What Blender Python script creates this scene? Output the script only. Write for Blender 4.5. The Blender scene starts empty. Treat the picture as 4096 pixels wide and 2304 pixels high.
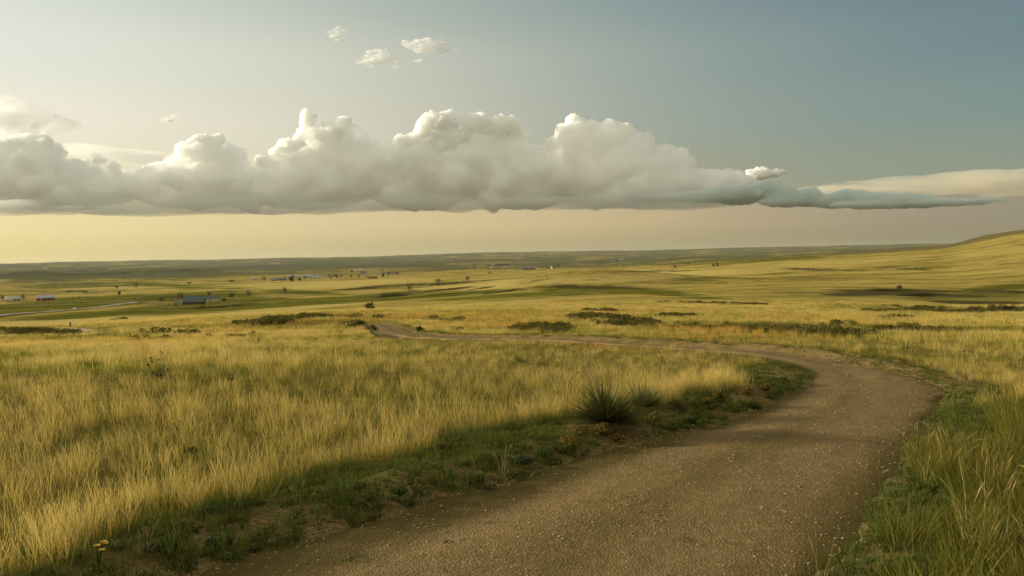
import bpy, bmesh, math, random
import numpy as np
from mathutils import Matrix, Vector, Euler
random.seed(7); rng = np.random.default_rng(11)
R = math.radians
scene = bpy.context.scene
COL = scene.collection

# ------------------------------------------------------------------ camera
EYE = 1.8                                   # eye height over the ground at the photographer's feet
F = 2022.0                                  # focal length in units of a 2576-wide picture
cam_d = bpy.data.cameras.new('camera'); cam = bpy.data.objects.new('camera', cam_d); COL.objects.link(cam)
cam_d.sensor_width = 36.0; cam_d.lens = 36.0 * F / 2576.0
cam_d.clip_start = 0.05; cam_d.clip_end = 200000
PITCH = math.atan(81 / F)
CAMR = Matrix.Rotation(math.pi / 2 - PITCH, 3, 'X') @ Matrix.Rotation(R(-1.0), 3, 'Z')
cam.matrix_world = Matrix.Translation((0, 0, EYE)) @ CAMR.to_4x4()
scene.camera = cam
CM = np.array(CAMR)

def rays(x, y):
    """directions through points of the 4096 x 2304 photograph"""
    x = np.asarray(x, float) / 4096 * 2576; y = np.asarray(y, float) / 4096 * 2576
    d = np.stack([(x - 1288) / F, -(y - 724.5) / F, -np.ones_like(x)], -1)
    return d @ CM.T

def project(X, Y, Z):
    v = np.stack([X, Y, Z - EYE], -1) @ CM
    w = np.maximum(-v[..., 2], 1e-6)
    x = v[..., 0] / w * F + 1288; y = -v[..., 1] / w * F + 724.5
    k = 4096 / 2576
    return np.where(-v[..., 2] > 0.2, x * k, -9e5), np.where(-v[..., 2] > 0.2, y * k, -9e5)

# ------------------------------------------------------------------ noise
def _hash(i, j, s):
    h = (i.astype(np.int64) * 374761393 + j.astype(np.int64) * 668265263 + s * 2147483647) & 0xffffffff
    h = ((h ^ (h >> 13)) * 1274126177) & 0xffffffff
    h = h ^ (h >> 16)
    return (h & 0xffffff).astype(np.float64) / 0xffffff

def vnoise(x, y, s=0):
    i = np.floor(x); j = np.floor(y); u = x - i; v = y - j
    u = u * u * u * (u * (u * 6 - 15) + 10); v = v * v * v * (v * (v * 6 - 15) + 10)
    a = _hash(i, j, s); b = _hash(i + 1, j, s); c = _hash(i, j + 1, s); d = _hash(i + 1, j + 1, s)
    return (a * (1 - u) + b * u) * (1 - v) + (c * (1 - u) + d * u) * v

def fbm(x, y, o=4, s=0):
    t = 0; a = 0.5; n = 0
    for k in range(o):
        t = t + a * (vnoise(x, y, s + 17 * k) - 0.5) * 2; n += a
        x = x * 2.03 + 5.1; y = y * 2.03 + 3.7; a *= 0.5
    return t / n

def sstep(a, b, x):
    t = np.clip((x - a) / (b - a), 0, 1); return t * t * (3 - 2 * t)

# ------------------------------------------------------------------ lie of the land
# each column: a bearing (given as x of the 2576-wide picture) with the depression below eye level at rising distances
PROF = {
    -600: [(13,285),(20,246),(30,224),(45,205),(60,192),(80,180),(110,168),(150,157),(200,148),(300,136),(420,126),(600,114),(800,103),(1000,91),(1400,70),(1900,54),(3000,33),(6500,12),(10000,2),(13000,-4),(16000,-2)],
    0: [(13,285),(20,245),(30,222),(45,203),(60,190),(80,178),(110,166),(150,155),(200,146),(300,134),(420,124),(600,112),(800,101),(1000,90),(1400,70),(1900,54),(3000,33),(6500,12),(10000,2),(13000,-4),(16000,-2)],
    500: [(13,283),(20,236),(30,210),(45,189),(60,174),(80,158),(100,147),(150,139),(250,130),(400,120),(700,103),(1000,86),(1400,66),(1900,52),(3000,34),(6500,14),(10000,3),(13000,-4),(16000,-2)],
    1000: [(13,281),(20,228),(30,203),(45,181),(60,165),(80,147),(100,133),(120,130),(200,123),(350,117),(600,98),(800,86),(1100,70),(1600,52),(3000,32),(6500,12),(10000,2),(13000,-6),(16000,-4)],
    1500: [(13,280),(16,250),(20,229),(24,211),(30,197),(45,178),(70,160),(110,142),(160,130),(250,112),(400,95),(600,76),(800,66),(1200,52),(1800,40),(2600,32),(4000,22),(6000,12),(9000,2),(13000,-8),(16000,-6)],
    2000: [(10,364),(13,281),(15,253),(20,222),(26,205),(35,192),(50,178),(80,160),(120,142),(180,126),(260,110),(400,86),(600,60),(800,43),(1000,30),(1300,20),(1500,15),(1900,16),(3000,13),(5000,8),(9000,-2),(13000,-11),(16000,-9)],
    2390: [(10,364),(13,290),(16,262),(20,240),(28,218),(40,202),(60,186),(90,170),(130,156),(200,138),(300,115),(450,85),(650,50),(900,20),(1200,1),(1500,2),(2200,-6),(3000,-3),(9000,-5),(13000,-13),(16000,-11)],
    2453: [(10,364),(13,290),(16,262),(20,240),(28,218),(40,202),(60,186),(90,170),(130,156),(200,138),(300,114),(450,82),(650,44),(900,9),(1200,-13),(1500,-10),(2200,-29),(3000,-12),(9000,-5),(13000,-13),(16000,-11)],
    2516: [(10,364),(13,292),(16,264),(20,242),(28,220),(40,203),(60,186),(90,170),(130,156),(200,138),(300,112),(450,78),(650,37),(900,-2),(1200,-27),(1500,-24),(2200,-39),(3000,-20),(9000,-5),(13000,-13),(16000,-11)],
    2576: [(10,364),(13,294),(16,266),(20,244),(28,221),(40,204),(60,186),(90,170),(130,156),(200,138),(300,110),(450,74),(650,30),(900,-11),(1200,-36),(1500,-32),(2200,-46),(3000,-26),(9000,-5),(13000,-13),(16000,-11)],
    3000: [(10,364),(13,296),(16,268),(20,246),(28,223),(40,205),(60,186),(90,168),(130,152),(200,130),(300,98),(450,56),(650,8),(900,-40),(1200,-70),(1500,-66),(2200,-92),(3000,-60),(9000,-10),(13000,-13),(16000,-11)],
}
_lx = np.array(sorted(PROF)); LD = np.linspace(math.log(1.0), math.log(17000), 420)
_tab = []
for xk in _lx:
    pr = PROF[xk]
    ds = [1, 2, 4.4, 7, 10] if pr[0][0] > 10 else [1, 2, 4.4, 7]
    dl = np.log(np.array(ds + [a for a, b in pr], float)); hh = [EYE] * len(ds) + [b * a / F for a, b in pr]
    pp = np.array(hh) * F / np.exp(dl)
    t = np.exp(np.interp(LD, dl, np.log(pp + 400))) - 400
    _tab.append(t)
_tab = np.array(_tab)
AX = np.linspace(-1.25, 1.25, 260)                       # tangent of the bearing
TAB = np.array([[np.interp(a * F + 1288, _lx, _tab[:, j]) for j in range(len(LD))] for a in AX])
def _smooth(A, sig, ax):
    r = int(sig * 3) + 1; k = np.exp(-0.5 * (np.arange(-r, r + 1) / sig) ** 2); k /= k.sum()
    pad = [(0, 0), (0, 0)]; pad[ax] = (r, r)
    B = np.pad(A, pad, mode='edge'); out = 0
    for q, w in enumerate(k):
        out = out + w * (B[q:q + A.shape[0], :] if ax == 0 else B[:, q:q + A.shape[1]])
    return out
SIG_LEVEL = _smooth(_smooth(TAB, 2.0, 1), 4.0, 0)
_aw = sstep(2000, 2350, AX * F + 1288)[:, None]
TAB = SIG_LEVEL * (1 - _aw) + _smooth(_smooth(TAB, 2.0, 1), 1.6, 0) * _aw
# keep the apron at the photographer's feet level
_flat = EYE * F / np.exp(LD); _w = sstep(math.log(11.0), math.log(15.0), LD)
TAB = _flat[None, :] * (1 - _w) + TAB * _w

def base_height(X, Y):
    X = np.asarray(X, float); Y = np.asarray(Y, float)
    r = np.hypot(X, Y); th = np.arctan2(X, Y)
    tc = np.clip(th, -0.88, 0.88)
    D = np.maximum(r * np.cos(tc), 1.0); a = np.tan(tc)
    fi = np.clip((a - AX[0]) / (AX[1] - AX[0]), 0, len(AX) - 1.001); fj = np.clip((np.log(D) - LD[0]) / (LD[1] - LD[0]), 0, len(LD) - 1.001)
    i = fi.astype(int); j = fj.astype(int); u = fi - i; v = fj - j
    p = (TAB[i, j] * (1 - u) + TAB[i + 1, j] * u) * (1 - v) + (TAB[i, j + 1] * (1 - u) + TAB[i + 1, j + 1] * u) * v
    return EYE - p * D / F

def relief(X, Y):
    r = np.hypot(X, Y)
    z = 0.012 * fbm(X * 1.3, Y * 1.3, 3, 3) * sstep(2, 6, r)
    z = z + 0.10 * fbm(X / 6, Y / 6, 3, 5) * sstep(12, 40, r)
    z = z + 0.45 * fbm(X / 35, Y / 35, 3, 9) * sstep(60, 160, r)
    z = z + 3.0 * fbm(X / 170, Y / 130, 4, 21) * sstep(300, 1000, r)
    z = z + 14.0 * fbm(X / 700, Y / 420, 5, 33) * sstep(1500, 4000, r)
    z = z + 26.0 * fbm(X / 2600, Y / 1600, 4, 41) * sstep(4500, 9000, r)
    return z

def march(fn, x, y, tmax=16000):
    x = np.atleast_1d(np.asarray(x, float)); y = np.atleast_1d(np.asarray(y, float))
    d = rays(x, y); ts = np.exp(np.linspace(math.log(2.5), math.log(tmax), 1300))
    out = np.zeros((len(x), 3))
    for q in range(len(x)):
        P = d[q][None, :] * ts[:, None]; P = P / np.hypot(d[q][0], d[q][1])
        zt = fn(P[:, 0], P[:, 1]); below = (P[:, 2] + EYE) < zt
        k = int(np.argmax(below)) if below.any() else len(ts) - 1
        if k > 0:
            g0 = P[k - 1, 2] + EYE - zt[k - 1]; g1 = P[k, 2] + EYE - zt[k]
            s = g0 / (g0 - g1) if g0 != g1 else 0
            s = min(max(s, 0), 1)
            out[q] = P[k - 1] * (1 - s) + P[k] * s
        else:
            out[q] = P[k]
        out[q][2] = fn(out[q][:1], out[q][1:2])[0]
    return out

def h_plain(X, Y): return base_height(X, Y) + relief(X, Y)

# creek banks, washes and knolls: (points in the photograph, depth, half width as share of distance)
def seg_dist(X, Y, pts):
    d = np.full(np.shape(X), 1e9); tt = np.zeros(np.shape(X))
    n = len(pts) - 1
    for k in range(n):
        ax, ay = pts[k][:2]; bx, by = pts[k + 1][:2]
        L = (bx - ax) ** 2 + (by - ay) ** 2 + 1e-9
        t = np.clip(((X - ax) * (bx - ax) + (Y - ay) * (by - ay)) / L, 0, 1)
        q = np.hypot(X - ax - t * (bx - ax), Y - ay - t * (by - ay))
        m = q < d; d = np.where(m, q, d); tt = np.where(m, (k + t) / n, tt)
    return d, tt

GULLY = [   # native points, depth m, half-width m
    ([(1180,1304),(1330,1292),(1500,1290)], 0.7, 3.0),
    ([(1470,1145),(1600,1136),(1720,1138),(1790,1132),(1900,1122)], 4.0, 14),
    ([(1360,1158),(1440,1153),(1530,1149)], 2.5, 12),
    ([(1560,1186),(1600,1172),(1660,1168)], 2.5, 10),
    ([(1680,1166),(1800,1156),(1900,1150)], 2.2, 10),
    ([(1800,1170),(1920,1166),(2060,1154)], 2.5, 9),
    ([(250,1166),(320,1164),(390,1168)], 4.0, 16),
    ([(640,1236),(800,1232),(950,1222),(1060,1208)], 2.4, 9),
    ([(2680,1310),(2800,1306),(2950,1312)], 0.55, 1.6),
    ([(3060,1302),(3200,1308),(3340,1322)], 0.6, 1.8),
    ([(3600,1320),(3720,1320),(3860,1330)], 0.5, 1.8),
    ([(3760,1238),(3900,1246),(4000,1240),(4140,1232)], 1.7, 4.0),
    ([(3860,1164),(4000,1168),(4120,1160)], 2.2, 6.0),
    ([(3380,1160),(3560,1160),(3700,1154)], 1.2, 6.0),
    ([(3660,1180),(3760,1176),(3900,1180)], 1.2, 5.0),
    ([(3560,1068),(3680,1076),(3760,1072)], 1.5, 7.0),
    ([(3180,1070),(3280,1076),(3420,1080)], 1.5, 7.0),
    ([(-40,1340),(120,1335),(270,1330)], 0.5, 2.5),
]
GULLY = [(march(h_plain, [p[0] for p in pts], [p[1] for p in pts]), dep * 1.7, hw * 1.5) for pts, dep, hw in GULLY]
KNOLL = [   # native centre of the crown, height m, half length along x, half depth
    ((2420,1150), 5.5, 75, 34), ((2280,1154), 2.5, 60, 30), ((140,1104), 15, 190, 120), ((620,1092), 14, 240, 140),
    ((600,1132), 7, 130, 70), ((2330,1066), 6, 110, 60), ((3300,985), 8, 260, 160),
]
KNOLL = [(march(h_plain, [c[0]], [c[1]])[0], hh * 1.5, lx, ly) for c, hh, lx, ly in KNOLL]

def features(X, Y):
    z = np.zeros(np.shape(X))
    for pts, dep, hw in GULLY:
        d, t = seg_dist(X, Y, pts)
        wob = 1 + 0.45 * fbm(X / (hw * 2.5), Y / (hw * 2.5), 2, 77)
        z = z - dep * np.sin(np.pi * np.clip(t, 0.03, 0.97)) ** 0.5 * np.exp(-(d / (hw * wob)) ** 4)
    for c, hh, lx, ly in KNOLL:
        z = z + hh * np.exp(-((X - c[0]) / lx) ** 2 - ((Y - c[1]) / ly) ** 2)
    return z

def h_land(X, Y): return h_plain(X, Y) + features(X, Y)

# ------------------------------------------------------------------ the gravel path (edges read off the photograph, laid on the land)
PATH_L = [(-200,2700),(560,2304),(820,2190),(1130,2120),(1500,2020),(1700,1960),(1900,1920),(2230,1810),(2430,1748),(2700,1700),(2900,1640),(3060,1580),(3180,1530),(3230,1480),(3110,1445),(2940,1420),(2720,1399),(2390,1380),(2230,1371),(2070,1366),(1900,1364),(1760,1362),(1640,1360),(1550,1352),(1500,1338),(1478,1318),(1470,1297)]
PATH_R = [(3000,2700),(3390,2304),(3500,2130),(3600,1940),(3700,1790),(3770,1700),(3810,1640),(3840,1590),(3848,1560),(3820,1530),(3740,1502),(3650,1484),(3500,1456),(3260,1415),(3020,1390),(2700,1373),(2540,1364),(2380,1355),(2200,1348),(2070,1344),(1940,1341),(1830,1340),(1740,1335),(1660,1325),(1612,1311),(1580,1300),(1560,1292)]
def resample(P, n):
    P = np.array(P, float); s = np.r_[0, np.cumsum(np.hypot(*np.diff(P[:, :2], axis=0).T))]
    t = np.linspace(0, s[-1], n); return np.stack([np.interp(t, s, P[:, k]) for k in range(P.shape[1])], -1)
def chaikin(P, it=2):
    P = np.array(P, float)
    for _ in range(it):
        Q = np.empty((2 * len(P) - 2, P.shape[1])); Q[0::2] = 0.75 * P[:-1] + 0.25 * P[1:]; Q[1::2] = 0.25 * P[:-1] + 0.75 * P[1:]
        P = np.vstack([P[:1], Q, P[-1:]])
    return P
def lay(P):
    P = np.array(P, float); return march(base_height, P[:, 0], P[:, 1])
_PL = lay(PATH_L); _PR = lay(PATH_R)
PLs = resample(chaikin(np.hstack([_PL[:, :2], _PR[:, :2]]), 3), 700)        # paired left and right edge
PL = PLs[:, :2]; PR = PLs[:, 2:]
POLY = np.vstack([PL[::4], PR[::-4]])
BOX = (POLY[:, 0].min() - 12, POLY[:, 0].max() + 12, POLY[:, 1].min() - 12, POLY[:, 1].max() + 12)
def in_poly(X, Y, poly=POLY):
    c = np.zeros(np.shape(X), bool); n = len(poly)
    for i in range(n):
        x1, y1 = poly[i]; x2, y2 = poly[i - 1]
        m = ((y1 > Y) != (y2 > Y)) & (X < (x2 - x1) * (Y - y1) / (y2 - y1 + 1e-12) + x1)
        c ^= m
    return c
def path_sd(X, Y):
    """signed distance to the edge of the gravel (negative on the gravel)"""
    X = np.asarray(X, float); Y = np.asarray(Y, float)
    out = np.full(X.shape, 20.0)
    m = (X > BOX[0]) & (X < BOX[1]) & (Y > BOX[2]) & (Y < BOX[3])
    if m.any():
        x = X[m]; y = Y[m]
        d1, _ = seg_dist(x, y, PL[::7]); d2, _ = seg_dist(x, y, PR[::7]); d = np.minimum(d1, d2)
        out[m] = np.where(in_poly(x, y), -d, d)
    return out

def height(X, Y):
    X = np.asarray(X, float); Y = np.asarray(Y, float)
    z = h_land(X, Y); sd = path_sd(X, Y)
    r = np.hypot(X, Y)
    rt = sstep(0.0, 0.8, X - np.interp(Y, [0, 4, 8, 12, 30], [0.3, 1.2, 2.6, 3.4, 60]))         # the outer side has no bank
    # the path is cut a hand's breadth into the sward, with a low rough bank
    sd = sd + (0.10 * fbm(X * 0.9, Y * 0.9, 3, 63) + 0.10 * fbm(X * 3.3, Y * 3.3, 2, 64)) * (r < 25)
    z = z - 0.07 * sstep(0.30, -0.35, sd) + 0.045 * (1 - rt) * np.exp(-((sd - 0.45) / 0.3) ** 2) * (0.6 + 0.8 * vnoise(X * 1.7, Y * 1.7, 8)) * (r < 60)
    z = z + 0.03 * (1 - .7 * rt) * fbm(X * 2.2, Y * 2.2, 3, 51) * sstep(0.9, 0.2, np.abs(sd - 0.4)) * (r < 60)
    return z
def path_height(X, Y, sd):
    sd = sd + (0.16 * fbm(X * 1.1, Y * 1.1, 3, 65) + 0.12 * fbm(X * 4.1, Y * 4.1, 2, 66)) * np.clip(14 / np.hypot(X, Y), 0, 1)
    return h_land(X, Y) - 0.04 - 0.05 * sstep(-0.25, 0.12, sd) + 0.035 * sstep(-0.2, -1.3, sd) + 0.018 * fbm(X * 1.0, Y * 1.0, 3, 61) + 0.006 * fbm(X * 5, Y * 5, 2, 62)

def at(x, y):
    """where the land is seen at a point of the photograph"""
    return Vector(march(height, [x], [y])[0])
def ground(x, y): return float(height(np.array([x]), np.array([y]))[0])

# ------------------------------------------------------------------ node helpers
class NT:
    def __init__(s, tree): s.t = tree; s.n = tree.nodes; s.l = tree.links
    def new(s, kind, **kw):
        nd = s.n.new(kind)
        for k, v in kw.items():
            if k == 'inp':
                for kk, vv in v.items():
                    if isinstance(vv, bpy.types.NodeSocket): s.l.new(vv, nd.inputs[kk])
                    else: nd.inputs[kk].default_value = vv
            else: setattr(nd, k, v)
        return nd
    def math(s, op, a, b=None, c=None, clamp=False):
        nd = s.n.new('ShaderNodeMath'); nd.operation = op; nd.use_clamp = clamp
        for k, v in enumerate((a, b, c)):
            if v is None: continue
            if isinstance(v, bpy.types.NodeSocket): s.l.new(v, nd.inputs[k])
            else: nd.inputs[k].default_value = v
        return nd.outputs[0]
    def mix(s, f, a, b, blend='MIX'):
        nd = s.n.new('ShaderNodeMix'); nd.data_type = 'RGBA'; nd.blend_type = blend
        for k, v in ((0, f), (6, a), (7, b)):
            if isinstance(v, bpy.types.NodeSocket): s.l.new(v, nd.inputs[k])
            else: nd.inputs[k].default_value = v if k == 0 else (*v[:3], 1)
        return nd.outputs[2]
    def noise(s, vec, scale, detail=3, rough=0.55, dist=0.0):
        nd = s.n.new('ShaderNodeTexNoise'); nd.inputs['Scale'].default_value = scale; nd.inputs['Detail'].default_value = detail
        nd.inputs['Roughness'].default_value = rough; nd.inputs['Distortion'].default_value = dist
        if vec is not None: s.l.new(vec, nd.inputs['Vector'])
        return nd.outputs[0]
    def ramp(s, f, stops, interp='LINEAR'):
        nd = s.n.new('ShaderNodeValToRGB'); cr = nd.color_ramp; cr.interpolation = interp
        while len(cr.elements) < len(stops): cr.elements.new(0.5)
        for e, (p, c) in zip(cr.elements, stops):
            e.position = p; e.color = (*c[:3], 1) if hasattr(c, '__len__') else (c, c, c, 1)
        s.l.new(f, nd.inputs[0]); return nd.outputs[0]
    def attr(s, name, typ='GEOMETRY'):
        nd = s.n.new('ShaderNodeAttribute'); nd.attribute_name = name; nd.attribute_type = typ; return nd
def material(name):
    m = bpy.data.materials.new(name); m.use_nodes = True; m.node_tree.nodes.clear(); nt = NT(m.node_tree)
    out = nt.new('ShaderNodeOutputMaterial'); return m, nt, out
def srgb(r, g, b):
    return tuple((c / 255 / 12.92) if c <= 10 else ((c / 255 + 0.055) / 1.055) ** 2.4 for c in (r, g, b))
def paint(name, col, rough=0.8, vary=0.25, scale=4.0, metal=0.0):
    m, nt, out = material(name)
    co = nt.new('ShaderNodeTexCoord').outputs['Object']
    n = nt.noise(co, scale, 4); n2 = nt.noise(co, scale * 6, 2)
    f = nt.math('ADD', nt.math('MULTIPLY', n, 0.7), nt.math('MULTIPLY', n2, 0.3))
    c = nt.mix(f, tuple(v * (1 - vary) for v in col), tuple(min(1, v * (1 + vary)) for v in col))
    p = nt.new('ShaderNodeBsdfPrincipled', inp={'Base Color': c, 'Roughness': rough, 'Metallic': metal})
    nt.l.new(p.outputs[0], out.inputs[0]); return m

def mesh_obj(name, V, Fc, mat=None, parent=None, smooth=False, loc=None):
    me = bpy.data.meshes.new(name)
    V = np.asarray(V, np.float32)
    if isinstance(Fc, np.ndarray) and Fc.ndim == 2:
        n, k = Fc.shape
        me.vertices.add(len(V)); me.vertices.foreach_set('co', V.ravel())
        me.loops.add(n * k); me.loops.foreach_set('vertex_index', Fc.astype(np.int32).ravel())
        me.polygons.add(n); me.polygons.foreach_set('loop_start', np.arange(0, n * k, k, dtype=np.int32))
        me.update(calc_edges=True)
    else:
        me.from_pydata([tuple(v) for v in V], [], [tuple(f) for f in Fc]); me.update()
    if smooth: me.polygons.foreach_set('use_smooth', np.ones(len(me.polygons), bool))
    if mat:
        for mm in (mat if isinstance(mat, (list, tuple)) else [mat]): me.materials.append(mm)
    o = bpy.data.objects.new(name, me); COL.objects.link(o)
    if parent: o.parent = parent
    if loc is not None: o.location = loc
    return o
def tag(o, label=None, cat=None, group=None, kind=None):
    if label: o['label'] = label
    if cat: o['category'] = cat
    if group: o['group'] = group
    if kind: o['kind'] = kind
    return o
def thing(name, label, cat, loc=(0, 0, 0), rz=0.0, group=None, scale=1.0):
    o = bpy.data.objects.new(name, None); COL.objects.link(o); o.empty_display_size = 0.2
    o.location = loc; o.rotation_euler = (0, 0, rz); o.scale = (scale,) * 3
    return tag(o, label, cat, group)
def kids(o): return [c for c in scene.objects if c.parent is o]
def copy_tree(o, loc, rz=0.0, scale=1.0, label=None, group=None, ch=None):
    c = o.copy(); COL.objects.link(c); c.location = loc; c.rotation_euler = (0, 0, rz); c.scale = (scale,) * 3 if not hasattr(scale, '__len__') else scale
    if label: c['label'] = label
    if group: c['group'] = group
    for k in (o['_kids'] if False else list(o.children)):
        d = k.copy(); COL.objects.link(d); d.parent = c
        for g in list(k.children):
            e = g.copy(); COL.objects.link(e); e.parent = d
    return c
# ------------------------------------------------------------------ masks painted on the land itself (in photograph coordinates, fixed to the ground)
def blobs(px, py, lst):
    m = np.zeros(px.shape)
    for cx, cy, rx, ry, ang, val in lst:
        c, s = math.cos(R(ang)), math.sin(R(ang)); dx = px - cx; dy = py - cy
        u = (dx * c + dy * s) / rx; v = (-dx * s + dy * c) / ry
        m = np.maximum(m, val * sstep(1.15, 0.55, np.hypot(u, v)))
    return m
GREEN = [
    (330,1208,900,22,-4,1), (150,1245,420,16,-7,1), (620,1236,620,18,-5,1), (1150,1215,760,18,-4,.95), (1500,1196,620,13,-4,.9), (2050,1182,420,13,-3,.7),
    (1010,1200,300,12,0,1), (760,1186,300,10,0,.9), (1100,1162,330,9,3,.75), (900,1150,300,5,-1,.6), (330,1140,320,9,-2,.7),
    (150,1104,260,20,0,.8), (620,1096,420,16,0,.8), (1050,1066,700,12,-3,.6), (620,1138,200,10,3,.9), (1500,1060,420,9,-2,.45),
    (2420,1158,330,16,2,.95), (2600,1170,330,10,4,.7), (2300,1150,200,8,-5,.8), (2750,1184,200,7,4,.5),
    (2390,1272,190,9,2,1), (2540,1290,170,14,0,.9), (2720,1266,130,7,0,.9), (2200,1318,240,20,0,.8), (2120,1300,150,16,0,.6),
    (2850,1318,360,14,1,.9), (3250,1330,330,18,2,.8), (3700,1326,260,12,3,1), (4000,1316,160,8,0,.8), (3560,1164,300,10,0,.7), (3900,1190,330,26,0,.75), (3700,1240,460,12,2,.6), (4020,1150,240,14,-3,.7),
    (2500,1042,700,6,-2,.8), (2950,1042,500,8,-3,.75), (3420,1012,360,6,-5,.7),
    (700,1350,420,12,0,.5), (350,1335,300,10,0,.4), (1300,1330,160,10,0,.6), (420,1480,420,70,0,.75), (60,1460,160,60,0,.7), (1000,1560,500,40,0,.45), (300,1750,450,90,0,.6), (1700,1610,300,30,0,.45), (1300,1420,300,16,0,.35), (2060,1425,140,25,0,.4), (2960,1460,180,28,5,1),
    (130,1322,190,14,2,1), (1050,1300,420,16,-2,.55), (1500,1262,300,12,0,.6),
]
ORANGE = [
    (400,1372,700,14,0,.8), (1100,1330,520,12,0,.6), (1100,1292,460,14,-2,.7), (1700,1268,560,18,0,.95), (2000,1300,300,18,0,.8), (2270,1208,180,6,0,.9), (2520,1252,420,8,0,.6),
    (2320,1386,420,11,3,1), (2760,1400,260,10,3,1), (3000,1340,420,14,3,1), (2760,1350,200,10,0,.9), (3300,1282,400,10,3,.7), (740,1440,140,18,0,.5), (3060,1480,80,20,0,.6), (640,1280,260,8,0,.4),
]
DIRT = [
    (2780,1310,120,6,0,1), (2960,1314,130,7,2,1), (3120,1316,130,7,3,1), (2320,1148,130,4,1,.7), (2480,1146,120,4,2,.6), (3900,1246,120,9,2,1), (1620,1166,60,5,-6,.8), (320,1164,60,5,0,.8), (2320,1066,140,6,0,.35),
    (3960,1248,160,8,0,.9), (3420,1176,160,4,0,.5), (4040,1172,100,4,0,.6),
]
PALE = [
    (300,1290,560,20,-2,1), (1000,1248,600,12,-5,1), (1700,1236,700,14,-4,.8), (2500,1220,700,24,0,.5), (3400,1270,900,30,2,.45), (1250,1140,560,18,-3,.8), (2000,1140,500,14,-5,.9), (2500,1110,700,20,-3,.9),
    (3000,1080,700,18,-4,.5), (3400,1050,600,10,-5,.25), (700,1130,500,6,-4,.9), (500,1158,330,4,-4,.7), (3900,1404,420,24,4,1), (3500,1380,300,14,3,.8), (1300,1480,900,40,0,.5), (2200,1560,600,50,0,.7), (2600,1500,380,40,0,.7), (1600,1780,600,70,-10,.6),
]
SCRUB = [(2780,1310,150,15,2,1),(2960,1313,150,17,2,1),(3130,1316,170,18,3,1),(3280,1328,190,17,3,1),(3700,1324,210,15,3,1),(2200,1318,150,20,0,1),(2520,1298,140,15,0,1),(2374,1274,130,12,2,1),(3960,1243,210,14,-2,1),(3400,1178,160,6,0,1),(4010,1166,170,8,2,1),(3780,1180,190,8,2,1),(3540,1166,220,7,0,1),
    (120,1333,190,13,1,1),(1437,1306,50,12,0,.9),(1060,1290,130,13,-3,1),(1180,1276,190,12,-3,1),(1300,1300,120,6,0,.6),(700,1338,120,5,0,.6),(2320,1149,190,7,1,1),(2480,1152,130,4,3,1),(1000,1206,260,3,-4,.7),(760,1232,180,3,-2,.8),(1610,1180,70,5,-4,1),(1600,1141,180,4,-3,1),(1430,1156,120,3,-2,1),(1800,1158,160,4,-5,1),(1980,1166,110,4,-6,1),(1880,1127,120,3,-5,.8),(320,1166,80,4,1,1),
    (3900,1210,240,8,1,.9),(3700,1232,170,4,2,.8),(1420,1272,200,4,0,.5),(2700,1268,80,5,0,.9),(3620,1245,200,4,0,.6),(900,1227,180,3,-4,.7),(480,1276,60,4,-6,.7),(3250,1204,400,2,0,.7),(2800,1214,300,2,1,.6),(3640,1076,60,2,8,.9),(3270,1077,160,2,2,.8),(2680,1085,90,2,-2,.8),(3560,1278,120,3,0,.6),(2380,1246,160,3,0,.5),(3350,1300,120,4,2,.6),(1750,1284,160,6,0,.6),(620,1360,160,6,0,.5),(900,1352,140,6,0,.5),(2760,1424,60,6,5,.8)]
BROWN = [(3700,1180,420,26,2,.45),(3900,1250,260,22,0,.5),(2500,1310,300,14,0,.4),(3000,1316,420,14,2,.7),(1680,1270,220,8,0,.5), (3350,1168,330,10,0,.6), (2330,1066,200,10,0,.6), (2560,1150,200,4,3,.5)]

def land_masks(X, Y, Z):
    px, py = project(X, Y, Z)
    w = fbm(X / 9, Y / 9, 3, 71) * sstep(400, 100, np.hypot(X, Y)) + fbm(X / 160, Y / 160, 3, 72) * sstep(100, 500, np.hypot(X, Y))
    py2 = py + 7 * w; px2 = px + 60 * w
    seen = (px > -800) & (px < 4900)
    g = np.where(seen, blobs(px2, py2, GREEN), 0.25 + 0.25 * w); o = np.where(seen, blobs(px2, py2, ORANGE), 0)
    d = np.where(seen, blobs(px2, py2, DIRT), 0); p = np.where(seen, blobs(px2, py2, PALE), 0.3); b = np.where(seen, blobs(px2, py2, BROWN), 0)
    for pts, dep, hw in GULLY:                    # damp greener creek bottoms and bare banks
        dd, t = seg_dist(X, Y, pts); k = np.exp(-(dd / (hw * 1.6)) ** 2) * np.sin(np.pi * np.clip(t, .02, .98)) ** 0.5
        g = np.maximum(g, 0.9 * k); d = np.maximum(d, 0.8 * np.exp(-((dd - hw * .7) / (hw * .6)) ** 2) * np.sin(np.pi * np.clip(t, .02, .98)) ** 0.5)
    R2 = np.hypot(X, Y); b = np.maximum(b, 1.2 * (px > 3300) * sstep(1450, 1750, R2) * sstep(3400, 2600, R2)); p = p * (1 - sstep(1400, 2600, R2))
    global LAST_SCRUB
    LAST_SCRUB = np.where(seen, blobs(px2 + 25 * w, py + 3.0 * w, SCRUB), 0)
    for pts, dep, hw in GULLY:
        dd, t = seg_dist(X, Y, pts); LAST_SCRUB = np.maximum(LAST_SCRUB, 0.75 * np.exp(-(dd / hw) ** 2) * np.sin(np.pi * np.clip(t, .02, .98)) ** 0.5)
    return g, o, d, p, b

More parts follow.
